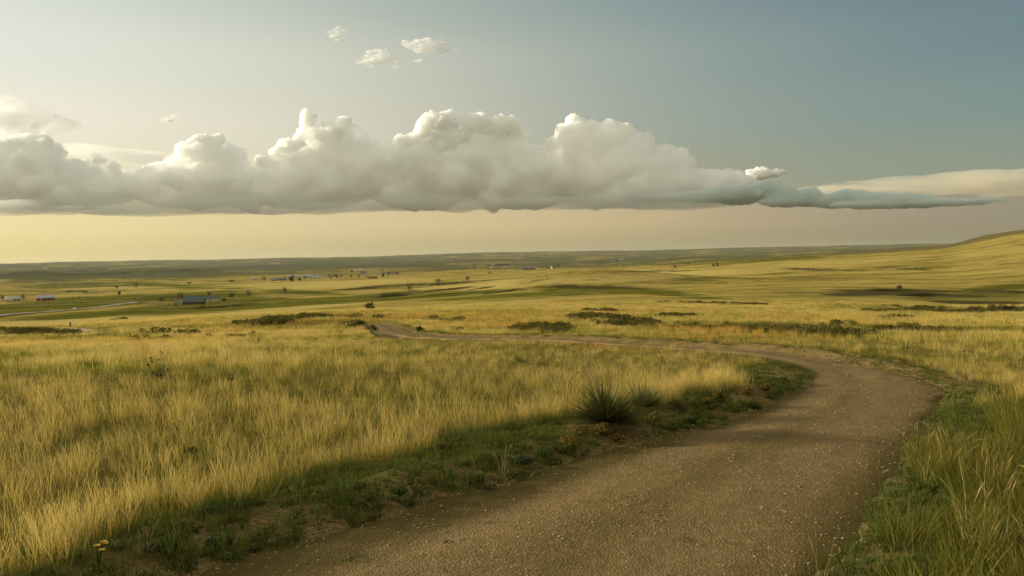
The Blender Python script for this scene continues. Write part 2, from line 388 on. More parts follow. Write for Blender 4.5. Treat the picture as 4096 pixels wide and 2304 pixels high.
# ------------------------------------------------------------------ terrain sheet: one polar mesh to the horizon
ta = np.r_[np.linspace(-180, -50, 60)[:-1], np.linspace(-50, -36, 40)[:-1], np.linspace(-36, 36, 700), np.linspace(36, 50, 40)[1:], np.linspace(50, 180, 60)[1:-1]]
ta = np.radians(ta)
tr = np.r_[0.4, 1.2, np.exp(np.linspace(math.log(2.2), math.log(15500), 860))]
A_, R_ = np.meshgrid(ta, tr)
GX = R_ * np.sin(A_); GY = R_ * np.cos(A_); GZ = height(GX, GY)
nr, na = GX.shape
idx = np.arange(nr * na).reshape(nr, na)
q = np.stack([idx[:-1], np.roll(idx, -1, 1)[:-1], np.roll(idx, -1, 1)[1:], idx[1:]], -1).reshape(-1, 4)[:, ::-1]
V = np.stack([GX, GY, GZ], -1).reshape(-1, 3)

def ground_material():
    m, nt, out = material('prairie_ground')
    pos = nt.new('ShaderNodeNewGeometry').outputs['Position']
    n_f = nt.noise(pos, 9.0, 4, 0.6); n_1 = nt.noise(pos, 1.6, 4); n_2 = nt.noise(pos, 0.16, 4); n_3 = nt.noise(pos, 0.02, 4, 0.6); n_4 = nt.noise(pos, 0.0022, 5, 0.62)
    mp = nt.new('ShaderNodeMapping', inp={'Vector': pos, 'Scale': (0.22, 1.0, 1.0)}); n_s = nt.noise(mp.outputs[0], 0.05, 5, 0.65, 0.6); n_s2 = nt.noise(mp.outputs[0], 0.011, 6, 0.68, 0.8); n_s3 = nt.noise(mp.outputs[0], 0.28, 4, 0.65, 0.4)
    g = nt.attr('green').outputs['Fac']; o = nt.attr('orange').outputs['Fac']; d = nt.attr('dirt').outputs['Fac']; p = nt.attr('pale').outputs['Fac']; b = nt.attr('brown').outputs['Fac']; far = nt.attr('far').outputs['Fac']
    mid = nt.math('MULTIPLY', nt.math('SUBTRACT', n_s, 0.5), 2.4)
    mid = nt.math('ADD', mid, nt.math('MULTIPLY', nt.math('SUBTRACT', n_3, 0.5), 1.7))
    mid = nt.math('ADD', mid, nt.math('MULTIPLY', nt.math('SUBTRACT', n_2, 0.5), 0.8))
    mid = nt.math('ADD', mid, nt.math('MULTIPLY', nt.math('SUBTRACT', n_1, 0.5), 0.4))
    mid = nt.math('ADD', mid, nt.math('MULTIPLY', nt.math('SUBTRACT', n_f, 0.5), 0.35))
    mid = nt.math('ADD', mid, nt.math('ADD', nt.math('MULTIPLY', nt.math('SUBTRACT', n_s2, 0.5), 2.4), nt.math('MULTIPLY', nt.math('SUBTRACT', n_s3, 0.5), 1.6)))
    straw = nt.mix(nt.math('ADD', nt.math('MULTIPLY', mid, 0.8), 0.5, clamp=True), STRAW_D, STRAW_L)
    straw = nt.mix(nt.math('MULTIPLY', p, 0.75), straw, PALE_C)
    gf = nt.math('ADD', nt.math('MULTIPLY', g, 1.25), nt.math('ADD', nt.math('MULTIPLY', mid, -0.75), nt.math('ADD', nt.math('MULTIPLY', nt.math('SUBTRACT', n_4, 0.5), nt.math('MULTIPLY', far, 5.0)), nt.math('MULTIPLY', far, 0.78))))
    gf = nt.math('SUBTRACT', gf, nt.math('MULTIPLY', p, 0.28))
    gf = nt.new('ShaderNodeMapRange', inp={'Value': gf, 'From Min': 0.04, 'From Max': 0.92}).outputs[0]
    green = nt.mix(nt.math('ADD', nt.math('MULTIPLY', mid, 1.0), 0.5, clamp=True), GREEN_D, GREEN_L)
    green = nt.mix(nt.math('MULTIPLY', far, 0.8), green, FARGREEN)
    c = nt.mix(gf, straw, green)
    of = nt.math('MULTIPLY', o, nt.math('ADD', nt.math('MULTIPLY', mid, 1.6), 0.5, clamp=True))
    c = nt.mix(of, c, ORANGE_C)
    c = nt.mix(nt.math('MULTIPLY', b, 0.8), c, BROWN_C)
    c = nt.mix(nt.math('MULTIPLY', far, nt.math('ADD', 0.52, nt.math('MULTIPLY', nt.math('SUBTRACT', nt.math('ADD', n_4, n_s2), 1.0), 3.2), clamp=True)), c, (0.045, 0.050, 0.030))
    df = nt.math('MULTIPLY', d, nt.math('ADD', nt.math('MULTIPLY', mid, 1.2), 0.75, clamp=True))
    soil = nt.mix(n_1, (0.05, 0.032, 0.018), (0.12, 0.08, 0.048))
    c = nt.mix(df, c, soil)
    sc = nt.attr('scrub').outputs['Fac']
    sc = nt.math('MULTIPLY', nt.math('ADD', nt.math('MULTIPLY', sc, 2.3), nt.math('SUBTRACT', nt.math('MULTIPLY', mid, -1.0), 0.5)), 1.2, clamp=True)
    c = nt.mix(sc, c, nt.mix(n_1, (0.014, 0.017, 0.006), (0.05, 0.043, 0.018)))
    # sparse foreground: bare soil shows between the tufts
    bank = nt.attr('bank').outputs['Fac']
    near = nt.attr('near').outputs['Fac']
    c = nt.mix(near, c, nt.mix(n_1, (0.042, 0.038, 0.009), (0.095, 0.075, 0.020)))
    vg = nt.new('ShaderNodeTexVoronoi', feature='F1', inp={'Vector': pos, 'Scale': 60.0}); sg = nt.new('ShaderNodeSeparateColor', inp={'Color': vg.outputs['Color']})
    grav = nt.mix(sg.outputs[0], (0.07, 0.046, 0.018), (0.25, 0.165, 0.075))
    c = nt.mix(nt.math('MULTIPLY', bank, nt.math('MULTIPLY', nt.math('SUBTRACT', nt.math('ADD', n_1, nt.math('MULTIPLY', n_f, 0.35)), 0.48), 4.0, clamp=True)), c, grav)
    bn = nt.math('ADD', nt.math('MULTIPLY', n_f, 0.4), nt.math('ADD', nt.math('MULTIPLY', n_1, 1.0), nt.math('MULTIPLY', n_2, 3.0)))
    bn = nt.math('MULTIPLY', bn, nt.math('SUBTRACT', 1.0, nt.math('MULTIPLY', near, 0.85)))
    bump = nt.new('ShaderNodeBump', inp={'Height': bn, 'Strength': 0.55, 'Distance': 0.35})
    pr = nt.new('ShaderNodeBsdfPrincipled', inp={'Base Color': c, 'Roughness': 1.0, 'Normal': bump.outputs[0], 'Specular IOR Level': 0.0})
    # a field of standing stems scatters low light like a fibrous cloth
    pr.inputs['Sheen Weight'].default_value = SHEEN; pr.inputs['Sheen Roughness'].default_value = 0.6
    nt.l.new(nt.mix(0.3, c, STRAW_L), pr.inputs['Sheen Tint'])
    nt.l.new(pr.outputs[0], out.inputs[0]); return m
STRAW_D = (0.12, 0.092, 0.019); STRAW_L = (0.34, 0.256, 0.070); PALE_C = (0.395, 0.303, 0.100)
GREEN_D = (0.036, 0.041, 0.005); GREEN_L = (0.105, 0.104, 0.013); FARGREEN = (0.026, 0.034, 0.020)
ORANGE_C = (0.40, 0.25, 0.05); BROWN_C = (0.085, 0.070, 0.030); SHEEN = 0.3

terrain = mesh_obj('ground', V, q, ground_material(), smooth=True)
tag(terrain, kind='structure', label='rolling dry prairie grassland reaching to the horizon')
g_, o_, d_, p_, b_ = land_masks(GX, GY, GZ)
scrub_ = LAST_SCRUB
sd_ = path_sd(GX, GY); rr_ = np.hypot(GX, GY)
near_ = sstep(45, 14, rr_) * 0.9; near_ = np.maximum(near_, sstep(0.9, 0.3, sd_ + 0.3 * fbm(GX, GY, 3, 19)) * (rr_ < 70))
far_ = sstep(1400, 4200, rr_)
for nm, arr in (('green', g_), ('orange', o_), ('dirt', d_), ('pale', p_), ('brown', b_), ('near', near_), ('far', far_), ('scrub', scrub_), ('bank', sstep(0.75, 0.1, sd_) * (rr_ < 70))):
    at_ = terrain.data.attributes.new(nm, 'FLOAT', 'POINT'); at_.data.foreach_set('value', arr.ravel().astype(np.float32))

# ------------------------------------------------------------------ gravel path sheet
def path_material():
    m, nt, out = material('decomposed_gravel')
    pos = nt.new('ShaderNodeNewGeometry').outputs['Position']
    n1 = nt.noise(pos, 0.9, 5, 0.6); n2 = nt.noise(pos, 7, 4, 0.6); n3 = nt.noise(pos, 38, 2); n5 = nt.noise(pos, 0.35, 3)
    vor = nt.new('ShaderNodeTexVoronoi', feature='F1', inp={'Vector': pos, 'Scale': 70.0}); vor2 = nt.new('ShaderNodeTexVoronoi', feature='F1', inp={'Vector': pos, 'Scale': 32.0})
    e = nt.attr('edge').outputs['Fac']
    f = nt.math('ADD', nt.math('MULTIPLY', n1, 0.5), nt.math('ADD', nt.math('MULTIPLY', n2, 0.3), nt.math('MULTIPLY', n5, 0.2)))
    c = nt.mix(nt.math('MULTIPLY', nt.math('SUBTRACT', f, 0.34), 3.0, clamp=True), (0.135, 0.083, 0.031), (0.345, 0.225, 0.100))
    sep = nt.new('ShaderNodeSeparateColor', inp={'Color': vor.outputs['Color']})
    stone = nt.mix(sep.outputs[0], (0.12, 0.076, 0.032), (0.44, 0.30, 0.145))
    c = nt.mix(nt.math('MULTIPLY', nt.math('GREATER_THAN', sep.outputs[1], 0.55), 0.55), c, stone)
    sep2 = nt.new('ShaderNodeSeparateColor', inp={'Color': vor2.outputs['Color']})
    c = nt.mix(nt.math('MULTIPLY', nt.math('GREATER_THAN', sep2.outputs[1], 0.9), 0.7), c, nt.mix(sep2.outputs[0], (0.19, 0.12, 0.058), (0.50, 0.35, 0.19)))
    # compacted mossy soil in the wash along the inner edge and in the wheel lines
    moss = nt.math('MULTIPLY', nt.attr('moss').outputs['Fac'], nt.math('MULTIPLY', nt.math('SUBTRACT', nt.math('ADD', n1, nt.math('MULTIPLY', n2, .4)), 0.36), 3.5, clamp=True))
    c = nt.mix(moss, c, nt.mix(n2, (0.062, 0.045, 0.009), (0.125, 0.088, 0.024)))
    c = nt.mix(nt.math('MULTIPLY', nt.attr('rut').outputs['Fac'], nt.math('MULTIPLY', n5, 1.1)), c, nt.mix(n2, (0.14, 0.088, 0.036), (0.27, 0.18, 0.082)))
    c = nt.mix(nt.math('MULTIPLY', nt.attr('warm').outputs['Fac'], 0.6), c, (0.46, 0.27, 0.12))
    bn = nt.math('ADD', nt.math('MULTIPLY', vor.outputs['Distance'], -0.5), nt.math('ADD', nt.math('MULTIPLY', n2, 1.6), nt.math('MULTIPLY', n3, 0.5)))
    bump = nt.new('ShaderNodeBump', inp={'Height': bn, 'Strength': 0.6, 'Distance': 0.022})
    pr = nt.new('ShaderNodeBsdfPrincipled', inp={'Base Color': c, 'Roughness': 0.95, 'Normal': bump.outputs[0], 'Specular IOR Level': 0.1})
    nt.l.new(pr.outputs[0], out.inputs[0]); return m
def ribbon(name, L, Rr, nacross, mat, h_fn, jit=0.0):
    n = len(L); t = np.linspace(0, 1, nacross)
    X = L[:, None, 0] * (1 - t) + Rr[:, None, 0] * t; Y = L[:, None, 1] * (1 - t) + Rr[:, None, 1] * t
    ix = np.arange(n * nacross).reshape(n, nacross)
    qq = np.stack([ix[:-1, :-1], ix[:-1, 1:], ix[1:, 1:], ix[1:, :-1]], -1).reshape(-1, 4)
    return X, Y, t, qq
# widen each way a little: the rim dips under the sward so that the boundary is ragged, not a line
dirv = PR - PL; wd = np.hypot(*dirv.T)[:, None]; dirv = dirv / wd
ext = np.minimum(0.35, wd * 0.12)
X, Y, t, qq = ribbon('path', PL - dirv * ext, PR + dirv * ext, 70, None, None)
sd = path_sd(X, Y); Z = path_height(X, Y, sd)
path = mesh_obj('path', np.stack([X, Y, Z], -1).reshape(-1, 3), qq, path_material(), smooth=True)
tag(path, kind='structure', label='winding gravel path across the prairie')
T = np.broadcast_to(t, X.shape)
prog = np.linspace(0, 1, X.shape[0])[:, None]
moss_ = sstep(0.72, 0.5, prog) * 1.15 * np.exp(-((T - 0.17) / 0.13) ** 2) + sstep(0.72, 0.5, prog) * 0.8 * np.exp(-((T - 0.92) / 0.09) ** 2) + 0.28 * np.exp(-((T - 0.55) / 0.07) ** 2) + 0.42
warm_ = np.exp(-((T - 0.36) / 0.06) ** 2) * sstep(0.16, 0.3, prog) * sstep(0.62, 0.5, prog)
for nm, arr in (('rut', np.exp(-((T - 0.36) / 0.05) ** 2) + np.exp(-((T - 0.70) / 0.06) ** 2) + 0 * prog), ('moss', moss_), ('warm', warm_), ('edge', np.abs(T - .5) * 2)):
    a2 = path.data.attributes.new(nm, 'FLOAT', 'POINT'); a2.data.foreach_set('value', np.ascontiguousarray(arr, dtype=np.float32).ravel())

# far end of the same path, seen again by the post at the left
SPUR = [((0,0),(0,0))]
def strip(name, mid, width, mat, label, lift=0.05, n=160, kind='structure'):
    P = march(height, [m_[0] for m_ in mid], [m_[1] for m_ in mid])[:, :2]
    P = resample(chaikin(P, 2), n); T_ = np.gradient(P, axis=0); T_ /= np.hypot(*T_.T)[:, None] + 1e-9
    N_ = np.stack([-T_[:, 1], T_[:, 0]], -1)
    W = np.interp(np.linspace(0, 1, n), np.linspace(0, 1, len(width)), width)[:, None] if hasattr(width, '__len__') else width
    X, Y, t, qq = ribbon(name, P - N_ * W / 2, P + N_ * W / 2, 9, mat, None)
    Z = height(X, Y) + lift
    o = mesh_obj(name, np.stack([X, Y, Z], -1).reshape(-1, 3), qq, mat, smooth=True); tag(o, kind=kind, label=label); return o
gravel_far = paint('far_gravel', (0.33, 0.225, 0.15), 0.95, 0.3, 0.6)
road_m = paint('gravel_road', (0.21, 0.17, 0.10), 0.95, 0.25, 0.05)
strip('path', [(205,1312),(255,1315),(288,1324),(300,1333),(360,1334),(440,1336)], [2.0, 3.2, 4.0, 5.0, 3.4, 2.2], gravel_far, 'short far stretch of gravel path beside the brown post')
strip('road', [(-120,1276),(0,1262),(140,1252),(300,1239),(450,1222),(540,1212),(600,1208),(650,1207)], [6, 6, 6, 6, 6, 10, 9, 5], road_m, 'pale gravel road the red car drives on', 0.35)
strip('road', [(-120,1229),(0,1226),(150,1222),(300,1217),(450,1210),(540,1206)], 5.0, road_m, 'pale farm lane running behind the road', 0.35)
# ------------------------------------------------------------------ grass: tuft meshes scattered over the land
class Blades:
    def __init__(s): s.V = []; s.F = []; s.T = []; s.N = []; s.n = 0
    def blade(s, base, az, lean, curve, L, w, rs, segs=4, head=0.0, rnd=None, twist=None):
        d = np.array([math.cos(az), math.sin(az), 0]); ts = np.linspace(0, 1, segs + 1)
        ang = lean + curve * ts ** 1.5; st = L / segs
        P = [np.array(base, float)]
        for k in range(segs):
            a = 0.5 * (ang[k] + ang[k + 1]); P.append(P[-1] + st * (d * math.sin(a) + np.array([0, 0, math.cos(a)])))
        tw = rs.uniform(0, math.pi) if twist is None else twist
        sd_ = np.array([math.cos(tw), math.sin(tw), 0]); r_ = rs.random() if rnd is None else rnd
        i0 = s.n
        for k, p in enumerate(P):
            t = ts[k]; ww = w * (1 - 0.85 * t ** 1.6) * 0.5
            if head and t > 0.7: ww = max(ww, head * 0.5 * (1 - abs(t - 0.87) / 0.16)); ww = max(ww, w * .08)
            s.V += [p - sd_ * ww, p + sd_ * ww]; s.T += [t, t]; s.N += [r_, r_]
        for k in range(segs):
            a = i0 + 2 * k; s.F.append((a, a + 1, a + 3, a + 2))
        s.n += 2 * (segs + 1)
    def obj(s, name, mat, parent=None, link=True, loc=None):
        me = bpy.data.meshes.new(name); me.from_pydata([tuple(v) for v in s.V], [], s.F); me.update()
        for nm, a in (('t', s.T), ('rnd', s.N)):
            at2 = me.attributes.new(nm, 'FLOAT', 'POINT'); at2.data.foreach_set('value', np.array(a, np.float32))
        me.materials.append(mat); o = bpy.data.objects.new(name, me)
        if link: COL.objects.link(o)
        if parent: o.parent = parent
        if loc is not None: o.location = loc
        return o
def tuft(n, h, hv, w, spread, lean, curve, rs, segs=4, head=0.0):
    b = Blades()
    for _ in range(n):
        r = spread * math.sqrt(rs.random()); a = rs.uniform(0, 6.283)
        az = a + rs.normal() * 0.9
        b.blade((r * math.cos(a), r * math.sin(a), -0.02), az, abs(rs.normal()) * lean, rs.uniform(0.1, 1) * curve, h * (1 + hv * rs.uniform(-1, 1)), w * rs.uniform(.7, 1.3), rs, segs, head * (rs.random() < .8))
    return b
def blade_material(name, base, tip, var, trans=0.35, mid=None):
    m, nt, out = material(name)
    t = nt.attr('t').outputs['Fac']; rn = nt.attr('rnd').outputs['Fac']; oi = nt.new('ShaderNodeObjectInfo').outputs['Random']
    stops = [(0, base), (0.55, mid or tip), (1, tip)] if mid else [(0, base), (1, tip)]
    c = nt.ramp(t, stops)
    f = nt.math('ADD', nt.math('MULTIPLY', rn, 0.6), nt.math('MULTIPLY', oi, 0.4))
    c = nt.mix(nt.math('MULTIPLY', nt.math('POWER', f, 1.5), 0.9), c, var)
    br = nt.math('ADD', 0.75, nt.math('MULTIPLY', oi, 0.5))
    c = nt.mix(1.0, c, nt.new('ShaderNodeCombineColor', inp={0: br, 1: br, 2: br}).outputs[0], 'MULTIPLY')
    df = nt.new('ShaderNodeBsdfDiffuse', inp={'Color': c}); tr = nt.new('ShaderNodeBsdfTranslucent', inp={'Color': c})
    mx = nt.new('ShaderNodeMixShader', inp={0: trans}); nt.l.new(df.outputs[0], mx.inputs[1]); nt.l.new(tr.outputs[0], mx.inputs[2])
    nt.l.new(mx.outputs[0], out.inputs[0]); return m
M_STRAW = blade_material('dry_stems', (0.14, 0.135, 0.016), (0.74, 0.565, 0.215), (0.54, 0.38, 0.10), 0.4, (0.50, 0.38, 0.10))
M_GREEN = blade_material('green_blades', (0.06, 0.068, 0.007), (0.25, 0.235, 0.028), (0.14, 0.145, 0.016), 0.4)
M_DARK = blade_material('verge_blades', (0.030, 0.046, 0.007), (0.105, 0.135, 0.018), (0.12, 0.12, 0.04), 0.35)
M_ORANGE = blade_material('bunch_stems', (0.24, 0.15, 0.04), (0.60, 0.385, 0.09), (0.50, 0.285, 0.055), 0.4)
M_LUSH = blade_material('lush_blades', (0.042, 0.054, 0.008), (0.15, 0.145, 0.020), (0.24, 0.19, 0.045), 0.45)
M_PALE = blade_material('arching_stems', (0.30, 0.23, 0.09), (0.55, 0.41, 0.19), (0.45, 0.34, 0.15), 0.4)
grs = np.random.default_rng(3)
def bundle(name, tufts):
    c = bpy.data.collections.new(name)
    for k, (b, m) in enumerate(tufts): c.objects.link(b.obj('%s_%02d' % (name, k), m, link=False))
    return c
VT = [(tuft(26, .10, .5, .0055, .10, .6, .7, grs, 3), M_DARK) for _ in range(3)] + [(tuft(20, .20, .4, .0055, .08, .35, .8, grs, 4), M_DARK) for _ in range(2)] + [(tuft(22, .30, .35, .0055, .12, .3, 1.0, grs, 5), M_LUSH) for _ in range(3)] + [(tuft(7, .52, .3, .005, .10, .3, 1.3, grs, 6, .009), M_PALE) for _ in range(2)]
SETS = {
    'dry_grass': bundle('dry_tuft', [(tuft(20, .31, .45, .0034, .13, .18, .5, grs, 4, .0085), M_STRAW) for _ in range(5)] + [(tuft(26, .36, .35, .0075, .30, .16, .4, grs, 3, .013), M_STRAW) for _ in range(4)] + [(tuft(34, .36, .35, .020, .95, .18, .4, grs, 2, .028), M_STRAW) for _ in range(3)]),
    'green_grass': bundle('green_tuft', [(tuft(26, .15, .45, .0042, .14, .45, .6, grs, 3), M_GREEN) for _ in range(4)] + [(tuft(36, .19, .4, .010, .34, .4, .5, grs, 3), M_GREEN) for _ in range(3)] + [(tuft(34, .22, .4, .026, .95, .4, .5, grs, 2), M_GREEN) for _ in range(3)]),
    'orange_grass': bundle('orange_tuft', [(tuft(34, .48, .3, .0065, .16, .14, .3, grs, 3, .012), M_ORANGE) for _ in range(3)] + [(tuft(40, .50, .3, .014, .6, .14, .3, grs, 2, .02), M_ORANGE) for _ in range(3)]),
    'verge_grass': None,
}
def clump(n, r, h, size, rs):
    b = Blades()
    for k in range(n):
        v = rs.normal(size=3); v /= np.linalg.norm(v); p = v * np.array([r, r, h]) * rs.random() ** .4; p[2] = abs(p[2]); u = rs.normal(size=3); u /= np.linalg.norm(u); w = np.cross(u, rs.normal(size=3)); w /= np.linalg.norm(w) + 1e-9; s_ = size * rs.uniform(.6, 1.5); i = b.n
        b.V += [p - u * s_, p + w * s_ * .5, p + u * s_, p - w * s_ * .5]; b.T += [min(1, p[2] / h)] * 4; b.N += [rs.random()] * 4; b.F.append((i, i + 1, i + 2, i + 3)); b.n += 4
    return b
M_SCRUB = blade_material('scrub_leaf', (0.030, 0.034, 0.010), (0.095, 0.098, 0.024), (0.15, 0.105, 0.03), 0.25)
M_FORB = blade_material('forb_leaf', (0.035, 0.055, 0.010), (0.13, 0.165, 0.030), (0.12, 0.13, 0.05), 0.35)
SETS['verge_grass'] = bundle('verge_tuft_b', [(b_, m_) for b_, m_ in VT] + [(clump(70, .075, .075, .014, grs), M_FORB) for _ in range(3)] + [(clump(60, .10, .05, .012, grs), M_FORB) for _ in range(2)])
SETS['scrub'] = bundle('scrub_clump', [(clump(150, .24, .26, .030, grs), M_SCRUB) for _ in range(3)] + [(clump(120, .5, .34, .07, grs), M_SCRUB) for _ in range(3)])
def scatter(name, label, pts, kind, scl, tilt=0.12):
    n = len(pts); me = bpy.data.meshes.new(name); me.vertices.add(n); me.vertices.foreach_set('co', np.asarray(pts, np.float32).ravel())
    rot = np.stack([grs.normal(size=n) * tilt, grs.normal(size=n) * tilt, grs.uniform(0, 6.283, n)], -1).astype(np.float32)
    a = me.attributes.new('kind', 'INT', 'POINT'); a.data.foreach_set('value', np.asarray(kind, np.int32))
    a = me.attributes.new('scl', 'FLOAT', 'POINT'); a.data.foreach_set('value', np.asarray(scl, np.float32))
    a = me.attributes.new('rot', 'FLOAT_VECTOR', 'POINT'); a.data.foreach_set('vector', rot.ravel())
    o = bpy.data.objects.new(name, me); COL.objects.link(o); tag(o, label, kind='stuff')
    ng = bpy.data.node_groups.new(name + '_scatter', 'GeometryNodeTree')
    ng.interface.new_socket('Geometry', in_out='INPUT', socket_type='NodeSocketGeometry'); ng.interface.new_socket('Geometry', in_out='OUTPUT', socket_type='NodeSocketGeometry')
    N = ng.nodes; L = ng.links; gi = N.new('NodeGroupInput'); go = N.new('NodeGroupOutput')
    ci = N.new('GeometryNodeCollectionInfo'); ci.inputs['Collection'].default_value = SETS[name]; ci.inputs['Separate Children'].default_value = True; ci.inputs['Reset Children'].default_value = True
    def na(nm, ty):
        q = N.new('GeometryNodeInputNamedAttribute'); q.data_type = ty; q.inputs['Name'].default_value = nm
        return [s for s in q.outputs if s.name == 'Attribute' and s.enabled][0]
    ip = N.new('GeometryNodeInstanceOnPoints'); ip.inputs['Pick Instance'].default_value = True
    e2r = N.new('FunctionNodeEulerToRotation')
    L.new(gi.outputs[0], ip.inputs['Points']); L.new(ci.outputs[0], ip.inputs['Instance']); L.new(na('kind', 'INT'), ip.inputs['Instance Index'])
    L.new(na('rot', 'FLOAT_VECTOR'), e2r.inputs[0]); L.new(e2r.outputs[0], ip.inputs['Rotation']); L.new(na('scl', 'FLOAT'), ip.inputs['Scale'])
    L.new(ip.outputs[0], go.inputs[0])
    md = o.modifiers.new('scatter', 'NODES'); md.node_group = ng
    return o
def sample(r0, r1, dens, half=41):
    area = math.radians(2 * half) * 0.5 * (r1 * r1 - r0 * r0); n = int(area * dens)
    r = np.sqrt(grs.uniform(r0 * r0, r1 * r1, n)); a = np.radians(grs.uniform(-half, half, n))
    return r * np.sin(a), r * np.cos(a)
ACC = {k: [[], [], []] for k in SETS}
def add(name, X, Y, sel, kinds, lo, hi, hs=None):
    if sel.sum() == 0: return
    x = X[sel]; y = Y[sel]; z = height(x, y)
    A = ACC[name]; A[0].append(np.stack([x, y, z - 0.005], -1)); A[1].append(grs.choice(kinds, len(x))); A[2].append(grs.uniform(lo, hi, len(x)) * np.interp(np.hypot(x, y), [5, 13, 20, 45, 60, 170], [.70, .62, .52, .56, .7, .82]) * (1 - YSH(x, y)))
def YSH(x, y):
    """shorter grass round the yuccas and along the far straight of the path"""
    r = np.hypot(x, y); k = 0.45 * sstep(10.5, 13, r) * sstep(40, 28, r) * sstep(7, 3, path_sd(x, y))
    for q in YCLEAR: k = np.maximum(k, 0.72 * sstep(q[2] * 1.2, q[2] * .6, np.hypot(x - q[0], y - q[1])))
    return k
YCLEAR = []
for _x, _y, _w in ((2425,1705,300),(2572,1632,160),(2082,1458,110),(921,1528,100),(1025,1384,110),(1077,1418,90),(374,1480,90),(87,1520,120),(641,1514,120),(443,1528,80),(1361,1336,80),(3622,1402,70)):
    _p = at(_x, _y); YCLEAR.append((_p.x, _p.y - .1, _p.y * _w * .75 / (F * 4096 / 2576)))
def plant(r0, r1, dens, lvl):
    X, Y = sample(r0, r1, dens, [78, 56, 44][lvl]); sd = path_sd(X, Y)
    if lvl == 0:                       # the verge is a thicker mat
        X2, Y2 = sample(r0, r1, dens * 2.6); s2 = path_sd(X2, Y2); k = s2 < 1.3; X = np.r_[X, X2[k]]; Y = np.r_[Y, Y2[k]]; sd = np.r_[sd, s2[k]]
    ok = sd > -0.6; X = X[ok]; Y = Y[ok]; sd = sd[ok]
    ok = (sd > 0.25) | (height(X, Y) > path_height(X, Y, sd) - .004 + .02 * grs.random(len(X))); X = X[ok]; Y = Y[ok]; sd = sd[ok]
    g, o, d, p, b = land_masks(X, Y, height(X, Y))
    patch = fbm(X / 2.6, Y / 2.6, 3, 91); fine = fbm(X / 0.7, Y / 0.7, 2, 92)
    right = X > np.interp(Y, [0, 4, 8, 12, 30], [0.6, 1.6, 3.2, 4.0, 60])
    vw = np.where(right, 0.35, 0.78) + np.where(right, .4, .75) * patch + 0.45 * fine                  # width of the low dark verge
    vw = np.where(np.hypot(X, Y) > 13, 0.45 + 0.25 * patch, vw)
    u = grs.random(len(X)); u2 = grs.random(len(X))
    verge = sd < vw
    bare = (d * 0.9 > u2) | ((fine + .4 * patch < np.where(right, -.85, -0.46)) & verge)
    field = ~verge & ~(d * 0.9 > u2)
    scr = LAST_SCRUB * (1 + .9 * patch) > grs.uniform(.25, 1.0, len(X))
    add('scrub', X, Y, field & scr & (grs.random(len(X)) < [.12, .32, .75][lvl]) & (np.hypot(X, Y) > 11), [0, 1, 2] if lvl < 2 else [3, 4, 5], [.7, 1.0, 1.0][lvl], [1.4, 2.3, 2.0][lvl])
    field = field & (~scr | (grs.random(len(X)) < .14))
    lush = right & (np.hypot(X, Y) < 9.5 + 2 * patch) & (sd < 3.0)
    p2 = fbm(X / 11, Y / 7, 3, 97); rr2 = np.hypot(X, Y)
    pg = np.clip([.45, .46, .52][lvl] + 0.45 * g + 0.8 * patch + 0.55 * p2 - 0.3 * p + 0.42 * sstep(9.5, 5, rr2), 0.08, 0.95)
    po = np.clip(o * (0.30 + 1.3 * patch + .5 * p2), 0, 0.85) * (np.hypot(X, Y) > 14)
    K = {'S': {0: range(0, 5), 1: range(5, 9), 2: range(9, 12)}, 'G': {0: range(0, 4), 1: range(4, 7), 2: range(7, 10)}, 'O': {0: range(0, 3), 1: range(0, 3), 2: range(3, 6)}}
    add('orange_grass', X, Y, field & (u < po) & ~lush, list(K['O'][lvl]), .6, 1.1)
    rest = field & (u >= po)
    add('green_grass', X, Y, rest & (u2 < pg), list(K['G'][lvl]), .7, 1.25)
    add('dry_grass', X, Y, rest & (u2 >= pg * 0.86) & (grs.random(len(X)) < .85) & ~(lush & (u2 < .95)), list(K['S'][lvl]), .65, 1.2)
    add('verge_grass', X, Y, lush & field & (u2 < .85), [5, 6, 7, 3, 4, 6], .85, 1.45)
    add('verge_grass', X, Y, lush & field & (u2 > .975), [8, 9], .7, 1.15)
    add('verge_grass', X, Y, verge & ~bare, [0, 1, 2, 0, 1, 2, 3, 4, 4, 10, 11, 12, 13, 14], .6, 1.3)
    add('verge_grass', X, Y, verge & ~bare & (u > .975), [5, 6, 7, 8], .45, .8)
plant(3.2, 15, 64, 0); plant(15, 48, 20, 1); plant(48, 175, 2.0, 2)
# loose stones on the gravel
def stone(rs):
    b = Blades(); v, f = None, None
    bm = bmesh.new(); bmesh.ops.create_icosphere(bm, subdivisions=1, radius=.01)
    for q in bm.verts: q.co = Vector((q.co.x * 1.2, q.co.y, q.co.z * .7)) * rs.uniform(.75, 1.25)
    b.V = [np.array(q.co) for q in bm.verts]; b.F = [tuple(q.index for q in p.verts) for p in bm.faces]; b.T = [.5] * len(b.V); b.N = [rs.random()] * len(b.V); b.n = len(b.V); bm.free(); return b
M_STONE = blade_material('gravel_stone', (0.18, 0.115, 0.055), (0.36, 0.25, 0.13), (0.26, 0.19, 0.12), 0.0)
SETS['gravel'] = bundle('stone', [(stone(grs), M_STONE) for _ in range(5)]); ACC['gravel'] = [[], [], []]
X, Y = sample(3.4, 15, 330); sd = path_sd(X, Y); k = (sd < 0.12) & (grs.random(len(X)) < np.clip(.14 + .5 * np.exp(-(sd + .15) ** 2 / .06) + .5 * (fbm(X / .7, Y / .7, 2, 99) > .12), 0, 1)); X = X[k]; Y = Y[k]; sd = sd[k]
ACC['gravel'][0].append(np.stack([X, Y, np.maximum(path_height(X, Y, sd), np.where(sd > -.5, height(X, Y), -9)) + .001], -1)); ACC['gravel'][1].append(grs.integers(0, 5, len(X))); ACC['gravel'][2].append(.30 + .9 * grs.random(len(X)) ** 3.5)
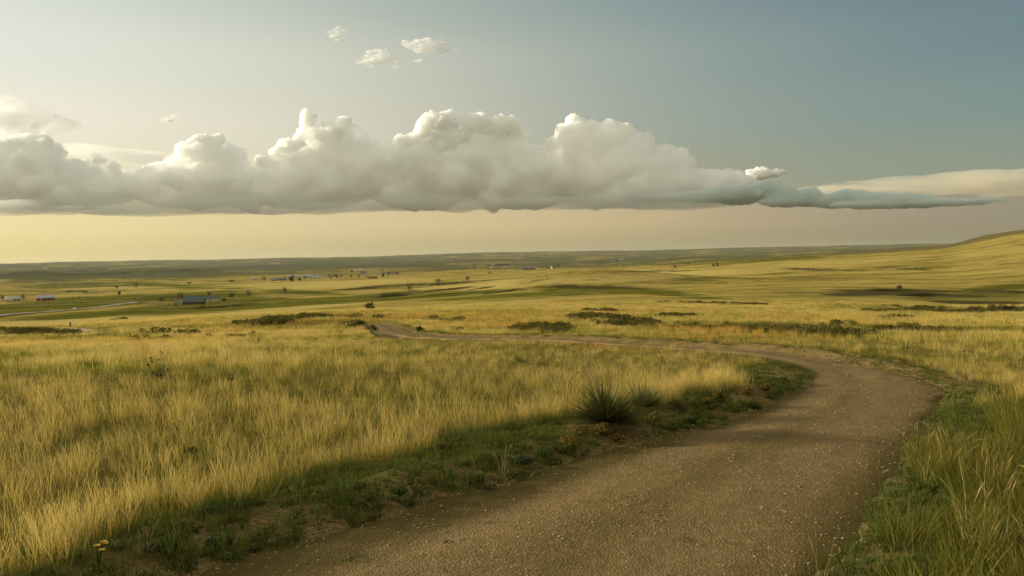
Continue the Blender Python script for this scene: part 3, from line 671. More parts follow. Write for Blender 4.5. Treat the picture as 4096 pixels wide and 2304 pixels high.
# weeds creeping onto the gravel
X, Y = sample(3.5, 20, 46); sd = path_sd(X, Y); wn = fbm(X / .9, Y / .9, 3, 95)
rt = X > np.interp(Y, [0, 4, 8, 12, 30], [0.3, 1.2, 2.6, 3.4, 60])
sel = (sd < 0.05) & (sd > np.where(rt, -1.1, -.75)) & (wn > np.where(rt, -.22, .05) + np.where(rt, .6, .9) * (-sd)); add('verge_grass', X, Y, sel, [0, 1, 2], .35, .8)
LAB = {'gravel': 'loose stones lying on the gravel path', 'scrub': 'dark low scrub in strips across the grassland', 'dry_grass': 'tall straw-coloured dry grass of the open prairie', 'green_grass': 'fresh green grass growing among the dry stems', 'orange_grass': 'orange bunchgrass standing in bands over the brow', 'verge_grass': 'dark green verge grass and arching stems along the path'}
for nm in SETS:
    A = ACC[nm]; P = np.vstack(A[0]); scatter(nm, LAB[nm], P, np.concatenate(A[1]), np.concatenate(A[2])); print('SCATTER', nm, len(P))
# ------------------------------------------------------------------ single plants near the path
def npx(p, n): return p.y * n / (F * 4096 / 2576)                    # length of n photograph pixels at a place
M_YUCCA = blade_material('yucca_leaf', (0.035, 0.044, 0.014), (0.17, 0.16, 0.045), (0.20, 0.18, 0.065), 0.15, (0.085, 0.095, 0.03))
M_SAGE = blade_material('sage_leaf', (0.05, 0.062, 0.026), (0.135, 0.152, 0.072), (0.09, 0.11, 0.045), 0.25)
M_BUSH = blade_material('bush_leaf', (0.030, 0.038, 0.014), (0.085, 0.095, 0.028), (0.12, 0.10, 0.04), 0.3)
M_RABBIT = blade_material('brush_twig', (0.05, 0.055, 0.018), (0.25, 0.165, 0.045), (0.15, 0.125, 0.04), 0.3, (0.10, 0.10, 0.03))
M_WEED = blade_material('weed_leaf', (0.035, 0.055, 0.014), (0.13, 0.17, 0.045), (0.11, 0.12, 0.04), 0.35)
M_DRIED = blade_material('dried_twig', (0.05, 0.035, 0.016), (0.20, 0.13, 0.055), (0.13, 0.08, 0.035), 0.25)
M_STALK = paint('dead_stalk', (0.30, 0.23, 0.16), 0.9); M_SEED = paint('seed_head', (0.055, 0.028, 0.014), 0.9); M_PETAL = paint('yellow_petal', (0.62, 0.36, 0.02), 0.7)
prs = np.random.default_rng(21)
def leaves(n, rx, ry, h, size, rs, clumps=9, flat=0.0, tall=1.0):
    """a dome of leaf-sized faces gathered in clumps"""
    b = Blades(); cs = []
    for _ in range(clumps):
        a = rs.uniform(0, 6.283); e = rs.uniform(0.0, 1.45); q = rs.uniform(.45, .85)
        cs.append((np.array([rx * math.cos(a) * math.cos(e) * q, ry * math.sin(a) * math.cos(e) * q, h * (0.12 + 0.75 * math.sin(e) * q)]), rs.uniform(.25, .48)))
    for k in range(n):
        c, cr = cs[int(rs.integers(len(cs)))]; v = rs.normal(size=3); v /= np.linalg.norm(v); p = c + v * np.array([rx, ry, h]) * cr * rs.random() ** .4
        p[2] = max(p[2], 0.01 * h)
        u = rs.normal(size=3); u /= np.linalg.norm(u); w = np.cross(u, rs.normal(size=3)); w /= np.linalg.norm(w) + 1e-9
        s = size * rs.uniform(.6, 1.4); i = b.n; t = min(1, p[2] / h)
        b.V += [p - u * s, p + w * s * .45, p + u * s, p - w * s * .45]; b.T += [t] * 4; b.N += [rs.random()] * 4; b.F.append((i, i + 1, i + 2, i + 3)); b.n += 4
    return b
def yucca_blades(n, L, w, rs):
    b = Blades()
    for k in range(n):
        e = math.acos(1 - rs.random() ** 0.8 * 1.12); az = rs.uniform(0, 6.283)
        b.blade((0.03 * math.cos(az), 0.03 * math.sin(az), 0.03), az, e * 0.95, 0.25 * rs.random(), L * rs.uniform(.75, 1.1), w, rs, 3, twist=az + math.pi / 2)
    return b
def brush_blades(n, R_, h, rs):
    b = Blades()
    for k in range(n):
        az = rs.uniform(0, 6.283); r = R_ * .02 * rs.random()
        b.blade((r * math.cos(az), r * math.sin(az), 0), az, rs.uniform(0, 1.15), -.3 * rs.random(), h * rs.uniform(.7, 1.15), .006, rs, 3)
        tip = np.array(b.V[-1])
        for _ in range(3):
            u = rs.normal(size=3); u /= np.linalg.norm(u); w = np.cross(u, rs.normal(size=3)); w /= np.linalg.norm(w); s = .011; p = tip + rs.normal(size=3) * .005; i = b.n
            b.V += [p - u * s, p + w * s, p + u * s, p - w * s]; b.T += [1.0] * 4; b.N += [rs.random() * .5] * 4; b.F.append((i, i + 1, i + 2, i + 3)); b.n += 4
    return b
def tube(P, r0, r1, ns=6):
    P = [Vector(p) for p in P]; V = []; Fc = []
    for k, p in enumerate(P):
        d = (P[min(k + 1, len(P) - 1)] - P[max(k - 1, 0)]).normalized(); a = d.orthogonal().normalized(); c = d.cross(a); r = r0 + (r1 - r0) * k / (len(P) - 1)
        V += [tuple(p + (a * math.cos(q) + c * math.sin(q)) * r) for q in np.linspace(0, 2 * math.pi, ns, endpoint=False)]
    for k in range(len(P) - 1):
        for j in range(ns): Fc.append((k * ns + j, k * ns + (j + 1) % ns, (k + 1) * ns + (j + 1) % ns, (k + 1) * ns + j))
    Fc.append(tuple(range(ns))[::-1]); Fc.append(tuple((len(P) - 1) * ns + j for j in range(ns)))
    return V, Fc
def joinm(parts):
    V = []; Fc = []
    for v, f in parts:
        n = len(V); V += list(v); Fc += [tuple(i + n for i in q) for q in f]
    return V, Fc

YUC = [
    (2425,1700,260,850,'largest spiky yucca on the bank inside the path bend, with two dead stalks'), (2572,1636,175,480,'smaller yucca just right of the largest one'),
    (2082,1458,85,70,'lone yucca in the straw grass left of the path bend'), (921,1528,70,60,'slender upright yucca in the middle of the left field'), (1025,1384,80,60,'dark low yucca near the far brow, left of the path end'),
    (1077,1418,64,50,'small pale yucca just below the dark low one'), (374,1480,64,50,'yucca among green patches, third from the left edge'), (87,1520,84,60,'wide yucca nearest the left edge of the field'),
    (66,1466,56,50,'small upright yucca behind the one nearest the left edge'), (641,1514,84,60,'yucca with dark dry seed heads standing round it'), (443,1528,52,45,'small yucca left of the seed heads'), (1361,1336,52,45,'round yucca left of where the far path vanishes'),
    (3622,1402,50,45,'yucca right of the path bend beside a tall seed stalk'), (1306,1580,52,40,'faint yucca sunk in straw grass, centre left'), (402,1352,44,40,'tiny yucca beyond the green patch, near the brown post'), (1567,1530,44,40,'thin spiky yucca left of the lone centre yucca'),
]
for x, y, wpx, n, lab in YUC:
    p = at(x, y); L = npx(p, wpx) * (0.74 if wpx > 100 else .8)
    t = thing('yucca', lab, 'yucca', p, 0, 'yuccas in the prairie grass')
    yucca_blades(int(n * 1.5) if n < 100 else n, L, max(.011, L * .028), prs).obj('leaves', M_YUCCA, t)
    if wpx > 200:
        for dx, hh in ((-.10, .62), (-.02, .55)):
            v, f = tube([(dx * .3, 0, .1), (dx, 0.02, hh * .6), (dx - .09, .03, hh)], .007, .004); mesh_obj('stalk', v, f, M_STALK, t)
SHR = [
    (1477,1240,52,34,'dark bush on the brow, standing highest against the pale field'), (1437,1308,66,26,'dark bush at the left side of the far path end'), (1484,1322,60,24,'greener bush in front of the dark one at the far path end'),
    (1680,1326,40,26,'round bush in orange grass right of the far path end'), (1839,1326,40,24,'bush behind the far straight of the path, centre'), (1231,1276,46,20,'low bush on the brow left of the highest one'), (1088,1276,96,16,'long low bush at the left of the brow'),
    (70,1320,24,16,'small bush with a spike, left of the brown post'), (493,1278,38,12,'flat bush in the pale field right of the brown post'), (2147,1312,80,26,'broad dark bush right of the far path straight'), (2525,1300,110,18,'wide low bush behind the path bend'),
    (2374,1278,130,14,'dark green mat of bush, centre right of the brow'), (2716,1272,90,10,'thin dark mat of bush in pale grass, right of centre'), (4026,1246,64,30,'brown rounded bush by the dark wash at the right edge'), (4078,1252,44,24,'smaller brown bush right against the picture edge'),
    (3597,1154,38,14,'single dark bush on the hillside at the right'), (2230,1330,60,26,'dark bush hugging the far straight of the path'), (2060,1316,60,20,'olive bush left of the broad dark one'), (1010,1342,44,20,'dry bush among dead stems, left of the path end'),
    (565,1330,50,16,'low bush in the orange grass at the left'), (2960,1318,60,16,'bush in the bare wash right of the path bend'),
]
for x, y, wpx, hpx, lab in SHR:
    p = at(x, y); w = npx(p, wpx) / 2; h = npx(p, hpx)
    o = leaves(420, w, w * .7, h, max(.03, min(w, h) * .13), prs, 9).obj('bush', M_BUSH, None, loc=p); tag(o, lab, 'bush', 'low bushes across the prairie')
RAB = [
    (2888,1604,95,'bright orange-topped brush, largest of the line inside the bend'), (2836,1618,62,'small orange-topped brush left of the largest'), (2704,1636,80,'pale orange brush right of the smaller yucca'), (2772,1618,44,'little brush between two larger orange-topped ones'),
    (3063,1562,64,'orange-topped brush nearest the inner tip of the bend'), (2414,1740,150,'wide spreading brush below the largest yucca'), (2324,1742,75,'brush at the left foot of the largest yucca'), (2478,1768,100,'greenish brush on the lip of the bank below the yucca'),
    (2273,1790,90,'tawny brush at the left end of the brush line'), (2990,1580,60,'dull orange brush between the largest and the bend tip'), (2620,1680,60,'low brush below the smaller yucca'),
]
for x, y, wpx, lab in RAB:
    p = at(x, y); w = npx(p, wpx) / 2
    o = brush_blades(int(110 + wpx), w, w * (.85 if wpx < 100 else .55), prs).obj('rabbitbrush', M_RABBIT, None, loc=p); tag(o, lab, 'shrub', 'orange-topped brush on the bank')
SAG = [
    (714,2120,76,M_SAGE,'grey-green sage cushion in dark grass, left of the bottom bank'), (640,2210,130,M_SAGE,'widest flat sage mat near the bottom left corner'), (842,2050,66,M_SAGE,'sage cushion behind the grass edge, lower left'), (880,2180,130,M_SAGE,'long sage mat on the bank beside the gravel'),
    (1372,1940,56,M_SAGE,'pale sage cushion by the bare soil on the bank'), (1410,1960,64,M_SAGE,'sage cushion in front of the pale one by the bare soil'), (1903,1922,76,M_SAGE,'sage cushion at the middle of the bank'), (2083,1850,100,M_SAGE,'blue-green sage cushion on the gravel lip'),
    (1750,1806,110,M_DRIED,'brown dried cushion at the edge of the straw grass'), (1937,1838,76,M_SAGE,'low sage cushion above the gravel lip'), (443,2006,120,M_SAGE,'dusty grey sage standing in the straw field'), (62,1736,40,M_DRIED,'dry brown clump at the left edge'),
    (810,1688,40,M_DRIED,'dry brown clump in the middle of the left field'), (762,1810,60,M_DRIED,'dry dark clump in the lower left field'), (2243,1806,66,M_DRIED,'brown mound of dead brush on the gravel lip'), (1590,1970,70,M_WEED,'dark leafy weed on the bank beside the gravel'),
    (120,2240,120,M_WEED,'dark leafy weed in the bottom left corner'), (2180,1820,60,M_WEED,'dark leafy weed left of the brown mound'), (2760,1690,60,M_WEED,'leafy weed on the bank past the brush'), (3010,1630,50,M_WEED,'leafy weed near the tip of the bend'), (3120,1530,70,M_WEED,'dark leafy weed at the very tip of the bend'),
]
for x, y, wpx, mt, lab in SAG:
    p = at(x, y); w = npx(p, wpx) / 2
    o = leaves(900, w, w * .75, w * .7, .017, prs, 14).obj('sage' if mt is M_SAGE else 'weed' if mt is M_WEED else 'dry_shrub', mt, None, loc=p); tag(o, lab, 'plant', 'cushion plants along the verge')
WED = [
    (1785,2126,52,'widest green weed growing out of the gravel'), (1968,2112,34,'small green weed in the gravel right of the widest'), (1792,2150,28,'green weed just below the widest one'), (1796,2196,34,'flat green weed lowest on the gravel'), (1430,2266,110,'spread of green weed on the gravel at the bottom'),
    (2166,1904,48,'green weed on the gravel slope below the bank'), (2498,1815,32,'bright green weed on the gravel below the yucca'), (2739,2190,64,'low yellow-green weed alone in the middle of the path'), (1905,2030,30,'tiny weed on the gravel near the bank'),
]
for x, y, wpx, lab in WED:
    p = at(x, y); w = npx(p, wpx) / 2
    sdw = path_sd(np.array([p.x]), np.array([p.y]))
    p.z = float(path_height(np.array([p.x]), np.array([p.y]), sdw)[0])
    _b = Blades()
    for _k in range(70):
        _a = prs.uniform(0, 6.283); _r = w * math.sqrt(prs.random()); _b.blade((_r * math.cos(_a), _r * .75 * math.sin(_a), -.005), _a + prs.normal(), prs.uniform(.2, 1.3), .6, w * prs.uniform(.25, .7), .006, prs, 3)
    o = _b.obj('weed', M_WEED, None, loc=p); tag(o, lab, 'weed', 'weeds in the gravel')
def stalk(x, y, h, n, lab, flower=False):
    p = at(x, y); t = thing('seed_stalk' if not flower else 'yellow_flower', lab, 'dead stalk' if not flower else 'flower', p, 0, 'dry seed-head stalks' if not flower else 'yellow flowers')
    for k in range(n):
        a = prs.uniform(0, 6.283); r = h * .35 * prs.random(); hh = h * prs.uniform(.6, 1.05); q = (r * math.cos(a), r * math.sin(a), hh)
        v, f = tube([(0, 0, 0), (q[0] * .4, q[1] * .4, hh * .55), q], .0035, .0022, 4); mesh_obj('stem', v, f, M_STALK if not flower else M_WEED, t)
        bm = bmesh.new()
        if flower:
            for j in range(9):
                aa = j * 6.283 / 9; c = bm.verts.new(q); d = .02
                l = bm.verts.new((q[0] + d * math.cos(aa - .25), q[1] + d * math.sin(aa - .25), q[2] + .006)); rr = bm.verts.new((q[0] + d * math.cos(aa + .25), q[1] + d * math.sin(aa + .25), q[2] + .006)); bm.faces.new((c, l, rr))
        else:
            bmesh.ops.create_uvsphere(bm, u_segments=9, v_segments=6, radius=.017, matrix=Matrix.Translation(q) @ Matrix.Diagonal((1, 1, .75, 1)))
        me = bpy.data.meshes.new('head'); bm.to_mesh(me); bm.free(); me.materials.append(M_SEED if not flower else M_PETAL); o = bpy.data.objects.new('flower_head' if flower else 'seed_head', me); COL.objects.link(o); o.parent = t
stalk(600,1524,.38,4,'branched dead stalk with dark seed heads, left of its yucca'); stalk(672,1536,.30,4,'low dead stalk with dark seed heads, right of its yucca'); stalk(640,1500,.36,3,'dead stalk with seed heads rising behind the yucca')
stalk(727,1372,.55,3,'dead stalk near the brow in orange grass'); stalk(381,1352,.5,2,'dead stalk by the spur of path at the left'); stalk(3639,1394,.6,2,'tall dead stalk beside the yucca right of the bend'); stalk(1410,1336,.5,3,'dead stalk beside the far path end')
stalk(395,2262,.14,4,'yellow flowers in dark grass at the bottom left', True); stalk(70,1470,.3,3,'yellow flowers near the left edge of the field', True); stalk(700,1760,.22,3,'yellow flowers in the straw of the left field', True); stalk(4065,1960,.2,2,'yellow flower in the green grass at the right edge', True)
# ------------------------------------------------------------------ trees of the valley
M_BARK = paint('bark', (0.10, 0.075, 0.055), 0.95)
M_TWIG = blade_material('bare_twigs', (0.08, 0.06, 0.035), (0.15, 0.11, 0.05), (0.16, 0.13, 0.05), 0.2)
M_LEAF = blade_material('spring_leaf', (0.07, 0.07, 0.025), (0.17, 0.155, 0.045), (0.13, 0.12, 0.04), 0.35)
M_PINE = blade_material('needles', (0.012, 0.018, 0.010), (0.03, 0.04, 0.020), (0.022, 0.03, 0.014), 0.1)
M_GOLD = blade_material('golden_leaf', (0.10, 0.08, 0.02), (0.26, 0.20, 0.04), (0.2, 0.15, 0.03), 0.35)
trs = np.random.default_rng(77)
def limbs(h, rs, spread=.5, n=8, lean=0.0):
    parts = [tube([(0, 0, -.3), (lean * h * .1, 0, h * .25), (lean * h * .2, .02 * h, h * .55)], h * .028, h * .012, 6)]; tips = []
    for k in range(n):
        a = rs.uniform(0, 6.283); z0 = h * rs.uniform(.18, .5); L = h * rs.uniform(.3, .5); e = rs.uniform(.25, 1.0)
        q = np.array([math.cos(a) * math.sin(e), math.sin(a) * math.sin(e), math.cos(e)]); s = np.array([lean * h * .1, 0, z0]); m = s + q * L * .5 + np.array([0, 0, .02 * h]); en = s + q * L + np.array([0, 0, .1 * h]) * spread
        parts.append(tube([s, m, en], h * .011, h * .003, 5)); tips += [m, en]
    return joinm(parts), tips
def bare_crown(h, w, rs, n=420, tips=()):
    b = Blades()
    for k in range(n):
        c = tips[int(rs.integers(len(tips)))] + rs.normal(size=3) * h * .05; az = rs.uniform(0, 6.283)
        c = c * np.array([w, w, 1]); b.blade(c, az, rs.uniform(0, 1.2), -.3, h * rs.uniform(.10, .26), h * .010, rs, 2)
    return b
def leaf_crown(h, w, rs, n, size, z0=.15, clumps=14):
    b = leaves(n, w / 2, w / 2, h * (1 - z0), size, rs, clumps); b.V = [v + np.array([0, 0, h * z0]) for v in b.V]; return b
def pine_crown(h, w, rs, n=900):
    b = Blades()
    for k in range(n):
        z = h * (.06 + .94 * rs.random() ** 1.3); a = rs.uniform(0, 6.283); r = (1 - z / h) ** .8 * w / 2 * rs.uniform(.4, 1.05) * (1 + .2 * math.sin(a * 3 + z * 4))
        b.blade((r * math.cos(a) * .7, r * math.sin(a) * .7, z), a, rs.uniform(1.2, 1.8), .2, w * .18, w * .07, rs, 1)
    return b
PROTO = {}
def proto_tree(kind):
    t = thing('tree', 'x', 'tree'); h = 10.0
    if kind == 'bare':
        (v, f), tips = limbs(h, trs, .6, 11); bare_crown(h, 1.0, trs, 520, tips).obj('crown', M_TWIG, t)
    elif kind == 'budding':
        (v, f), tips = limbs(h, trs, .6, 9); b = bare_crown(h, 1.0, trs, 300, tips); b2 = leaf_crown(h, 8.5, trs, 700, .24, .1, 16)
        o_ = b.n; b.V += b2.V; b.T += b2.T; b.N += b2.N; b.F += [tuple(i + o_ for i in q) for q in b2.F]; b.n += b2.n; b.obj('crown', M_LEAF, t)
    elif kind == 'round':
        (v, f), tips = limbs(h, trs, .5, 6); leaf_crown(h, 9.5, trs, 1500, .42, .0, 22).obj('crown', M_PINE, t)
    elif kind == 'pine':
        v, f = tube([(0, 0, -.3), (0, 0, 5), (0, 0, 9.6)], .28, .05); pine_crown(h, 6.0, trs).obj('crown', M_PINE, t)
    elif kind == 'gold':
        (v, f), tips = limbs(h, trs, .5, 6); leaf_crown(h, 12, trs, 1100, .42, .02, 20).obj('crown', M_GOLD, t)
    elif kind == 'willow':
        (v, f), tips = limbs(h, trs, .9, 12); b = bare_crown(h, 1.25, trs, 500, tips); b2 = leaf_crown(h, 12, trs, 400, .24, .1, 16)
        o_ = b.n; b.V += b2.V; b.T += b2.T; b.N += b2.N; b.F += [tuple(i + o_ for i in q) for q in b2.F]; b.n += b2.n; b.obj('crown', M_LEAF, t)
    mesh_obj('trunk', v, f, M_BARK, t); return t
def tree(kind, x, y, wpx, hpx, lab, group='trees of the valley'):
    """one tree with its foot seen at a point of the photograph"""
    p = at(x, y); h = npx(p, hpx) / 10.0; nat = {'bare': 7.5, 'budding': 8.5, 'round': 10, 'pine': 6, 'gold': 12, 'willow': 11}[kind]; w = npx(p, wpx) / nat
    if kind not in PROTO:
        PROTO[kind] = proto_tree(kind); o = PROTO[kind]; o.location = p; o.scale = (w, w, h)
    else: o = copy_tree(PROTO[kind], p, trs.uniform(0, 6.28), (w, w, h))
    o['label'] = lab; o['category'] = 'tree'; o['group'] = group; return o
for a in [
    ('budding',92,1207,26,32,'budding tree right of the pale farmhouse'), ('budding',10,1208,22,30,'leafy tree at the left edge before the farmhouse'), ('round',175,1206,8,9,'small dark tree by the red barn wall'),
    ('round',478,1179,17,16,'single dark round tree in the middle of the left fields'), ('bare',465,1158,18,17,'bare tree above the dark round tree'), ('budding',544,1153,28,20,'budding tree right of the dark round one'), ('bare',759,1142,26,16,'bare tree on the tan rise past the budding tree'), ('budding',926,1132,46,14,'wide low tree clump left of the village'),
    ('bare',715,1206,22,37,'tall bare tree left of the green-roofed house'), ('bare',728,1206,20,36,'second bare tree, close to the green-roofed house'), ('bare',643,1214,22,26,'dark bare tree at the west end of the ranch'), ('bare',653,1211,16,24,'bare tree just behind the west end one'), ('bare',686,1212,18,16,'low bare tree between the west end and the trailers'),
    ('bare',836,1190,30,26,'bare tree behind the right wing of the green-roofed house'), ('bare',928,1200,46,32,'broad bare tree right of the ranch poles'), ('bare',993,1194,26,34,'lone upright bare tree right of the ranch'), ('round',896,1203,22,11,'dark low tree right of the ranch poles'), ('gold',806,1234,32,22,'golden bush-like tree in front of the dark barn'), ('bare',704,1234,17,24,'brown bare sapling in front of the trailers'),
    ('bare',1139,1182,30,34,'crooked bare tree on the green slope below the village'), ('willow',1638,1170,38,36,'large bare willow in the creek bend'), ('willow',1755,1136,50,20,'spreading willow clump along the creek'), ('budding',1870,1128,26,24,'thin tree at the upper creek'), ('budding',1958,1097,18,12,'pale tree in tan grass past the creek'), ('bare',1898,1075,12,12,'small bare tree far up the creek'),
    ('budding',1057,1127,22,22,'tree at the left end of the village'), ('pine',1086,1124,8,11,'little conifer left of the blue-grey roofs'), ('round',1164,1125,28,18,'broad dark tree beside the long white shed'), ('bare',1172,1124,22,26,'tall bare tree in front of the long white shed'), ('round',1198,1122,20,12,'dark tree right of the long white shed front'), ('budding',1221,1123,20,21,'leafy tree left of the white cottages'),
    ('budding',1322,1118,26,18,'tree left of the village lane'), ('budding',1348,1117,18,17,'middle tree of three by the village lane'), ('budding',1366,1115,16,20,'right tree of three by the village lane'), ('bare',1405,1113,18,14,'thin tree past the village lane'), ('budding',1435,1113,20,16,'tree left of the yellow house'), ('round',1532,1108,15,14,'dark round tree at the right end of the village'), ('bare',1529,1090,14,14,'tree behind the right end of the village'), ('round',1552,1104,8,7,'small dark tree right of the round one'),
    ('budding',2233,1074,18,18,'olive tree beside the white farmhouse on the rise'), ('budding',2192,1077,17,9,'low tree left of the white farmhouse'), ('pine',2869,1066,19,18,'taller of the two dark conifers on the right slope'), ('round',2853,1066,13,10,'shorter rounded conifer beside the taller one'), ('round',2700,1069,22,7,'flat dark tree left of the two conifers'),
    ('bare',2465,1067,14,12,'bare tree on the far slope, right of centre'), ('bare',2447,1066,8,10,'small bare tree beside the far slope one'), ('budding',2612,1057,22,8,'olive clump on the far green slope'), ('budding',2752,1058,18,9,'pale clump above the conifers'), ('bare',2188,1113,14,6,'dark snag in the tan field'), ('round',316,1195,7,5,'small dark bush-like tree in the green field past the barn'), ('round',294,1195,9,4,'flat dark bush-like tree nearer the barn'),
]: tree(*a)
# young trees set out in a row beside the lane
for k in range(56):
    x = 16 + k * 9.8 + trs.normal() * 1.6; y = 1221.5 - 0.031 * x + trs.normal() * .4
    s = trs.uniform(2.6, 5.6)
    o = tree('round', x, y, s, s * trs.uniform(.75, 1.15), 'young dark tree in the row planted along the farm lane', 'young trees in a row along the lane')
for k, (x, y, wpx) in enumerate([(2063,1079,6),(2068,1079,5),(2074,1079,5),(2083,1078,5),(2160,1073,5),(2168,1073,5),(2176,1073,5),(1952,1066,7),(1960,1066,7),(1970,1066,7),(1980,1066,8),(1990,1066,7),(2000,1065,9),(2010,1065,10),(2020,1065,9),(2030,1064,8)]):
    tree('round', x, y, wpx, wpx * 1.0, 'small dark tree in the farm row far across the valley', 'small trees round the far farms')
# far hedgerows and windbreaks that read as one mass
def treeline(x0, y0, x1, y1, hpx, n, lab):
    P = march(height, np.linspace(x0, x1, 24), np.linspace(y0, y1, 24)); P = P[np.abs(P[:, 1] - np.median(P[:, 1])) < 0.35 * np.median(P[:, 1])]
    b = Blades()
    for k in range(n):
        t = trs.random() * (len(P) - 1); i = int(t); c = P[i] * (1 - t + i) + P[min(i + 1, len(P) - 1)] * (t - i); h = c[1] * hpx / 3215 * (.6 + .5 * vnoise(np.array([t * 2.3]), np.array([hpx]), 7)[0])
        p = np.array([c[0] + trs.normal() * h * .4, c[1] + trs.normal() * h * .8, 0]); p[2] = ground(p[0], p[1]) + h * trs.random() ** .8
        s = h * .28; u = trs.normal(size=3); u /= np.linalg.norm(u); w = np.cross(u, trs.normal(size=3)); w /= np.linalg.norm(w); i0 = b.n
        b.V += [p - u * s, p + w * s * .6, p + u * s, p - w * s * .6]; b.T += [.4] * 4; b.N += [trs.random()] * 4; b.F.append((i0, i0 + 1, i0 + 2, i0 + 3)); b.n += 4
    tag(b.obj('treeline', M_BUSH), lab, kind='stuff')
for a in [(345,1104,520,1094,7,420,'green treeline behind the left knolls'), (0,1101,110,1099,5,200,'treeline at the left edge of the valley'), (715,1083,800,1079,6,260,'dark windbreak left of centre on the far plain'), (823,1080,878,1077,5,160,'short windbreak right of the dark one'), (1815,1047,2060,1043,6,520,'long dark windbreak in the middle distance'), (2060,1047,2300,1040,6,360,'ragged treeline past the long windbreak'),
          (1030,1066,1370,1060,5,360,'thin treeline far behind the village'), (1320,1045,1380,1040,4,120,'small dark grove far beyond the village'), (300,1088,345,1086,6,90,'little grove beside the left treeline'), (3000,1025,3400,1018,4,260,'far treeline under the right skyline'), (1700,1032,1800,1029,4,130,'far grove left of the windbreak'), (1900,1150,1960,1148,3,80,'low scrub along the upper creek')]: treeline(*a)
# ------------------------------------------------------------------ farms, houses, cars, posts
P_ = {}
def pm(name, col, rough=.8, **k):
    if name not in P_: P_[name] = paint(name, col, rough, **k)
    return P_[name]
RED = pm('barn_red', (0.24, 0.025, 0.02)); DKRED = pm('dark_red_boards', (0.055, 0.018, 0.014)); TIN = pm('pale_tin', (0.34, 0.365, 0.37), .45); WHITE = pm('white_paint', (0.36, 0.345, 0.31)); CREAM = pm('cream_wall', (0.52, 0.44, 0.32))
GREENR = pm('green_roof', (0.028, 0.062, 0.040), .5); GREYR = pm('grey_shingle', (0.085, 0.085, 0.082)); BLUER = pm('blue_grey_roof', (0.12, 0.135, 0.15)); BROWN = pm('brown_boards', (0.14, 0.08, 0.045)); GLASS = pm('dark_glass', (0.03, 0.035, 0.045), .15); YEL = pm('yellow_wall', (0.60, 0.42, 0.16)); WOOD = pm('weathered_wood', (0.13, 0.065, 0.04)); POLE = pm('pole_wood', (0.12, 0.085, 0.06)); STEEL = pm('galvanised', (0.4, 0.42, 0.43), .5, metal=.4)
def box(cx, cy, cz, sx, sy, sz):
    v = [(cx + a * sx / 2, cy + b * sy / 2, cz + c * sz / 2) for c in (-1, 1) for b in (-1, 1) for a in (-1, 1)]
    return v, [(0, 2, 3, 1), (4, 5, 7, 6), (0, 1, 5, 4), (2, 6, 7, 3), (0, 4, 6, 2), (1, 3, 7, 5)]
def part(name, shapes, m, parent, loc=None):
    v, f = joinm(shapes); return mesh_obj(name, v, f, m, parent, loc=loc)
def gable_shell(L, W, hw, hr, z0=0.0):
    a, b = L / 2, W / 2
    v = [(-a, -b, z0 - 1), (a, -b, z0 - 1), (a, b, z0 - 1), (-a, b, z0 - 1), (-a, -b, hw), (a, -b, hw), (a, b, hw), (-a, b, hw), (-a, 0, hw + hr), (a, 0, hw + hr)]
    return v, [(0, 1, 5, 4), (2, 3, 7, 6), (1, 2, 6, 9, 5), (3, 0, 4, 8, 7), (0, 3, 2, 1)]
def gable_roof(L, W, hw, hr, ov=.45, th=.18):
    a = L / 2 + ov; b = W / 2 + ov; k = hr / (W / 2); ze = hw - ov * k + .03; zr = hw + hr + .03
    top = [(-a, -b, ze + th), (a, -b, ze + th), (a, 0, zr + th), (-a, 0, zr + th), (a, b, ze + th), (-a, b, ze + th)]; bot = [(x, y, z - th) for x, y, z in top]
    v = top + bot
    return v, [(0, 1, 2, 3), (3, 2, 4, 5), (6, 9, 8, 7), (9, 11, 10, 8), (0, 6, 7, 1), (5, 4, 10, 11), (1, 7, 8, 2), (2, 8, 10, 4), (0, 3, 9, 6), (3, 5, 11, 9)]
def house(name, lab, cat, x, y, L, W, hw, hr, rz, wall, roof, doors=(), wins=(), chimney=False, group=None, loc=None, name_roof='roof'):
    p = loc or at(x, y); t = thing(name, lab, cat, p, rz, group)
    part('wall', [gable_shell(L, W, hw, hr)], wall, t); rf = part(name_roof, [gable_roof(L, W, hw, hr)], roof, t)
    if chimney: part('chimney', [box(L * .2, 0, hw + hr + .3, .7, .7, 1.4)], GREYR, rf)
    for sx, w, h, m in doors: part('door', [box(sx * L / 2, -W / 2 - .04, h / 2, w, .1, h)], m, t)
    for sx, w, h, z in wins:
        f = part('window', [box(sx * L / 2, -W / 2 - .04, z, w + .25, .1, h + .25)], WHITE, t); part('pane', [box(sx * L / 2, -W / 2 - .08, z, w, .06, h)], GLASS, f)
    return t
# red barn
p = at(182, 1201); k = npx(p, 1)
t = thing('barn', 'long red barn with a pale tin roof and a lean-to, left side of the valley', 'barn', p, R(38))
part('wall', [gable_shell(62 * k, 36 * k, 10.5 * k, 10 * k)], RED, t); part('roof', [gable_roof(62 * k, 36 * k, 10.5 * k, 10 * k, .5)], TIN, t)
part('lean_to', [box(-33.2 * k, -6 * k, 4.1 * k, 4.2 * k, 20 * k, 9.8 * k)], RED, t)
for sx in (-.55, .35): part('door', [box(sx * 31 * k, -18 * k - .06, 3.6 * k, 7 * k, .12, 7.2 * k)], WHITE if sx < 0 else GLASS, t)
part('door', [box(-31 * k - .06, 8 * k, 3 * k, .12, 5 * k, 6 * k)], WHITE, t)
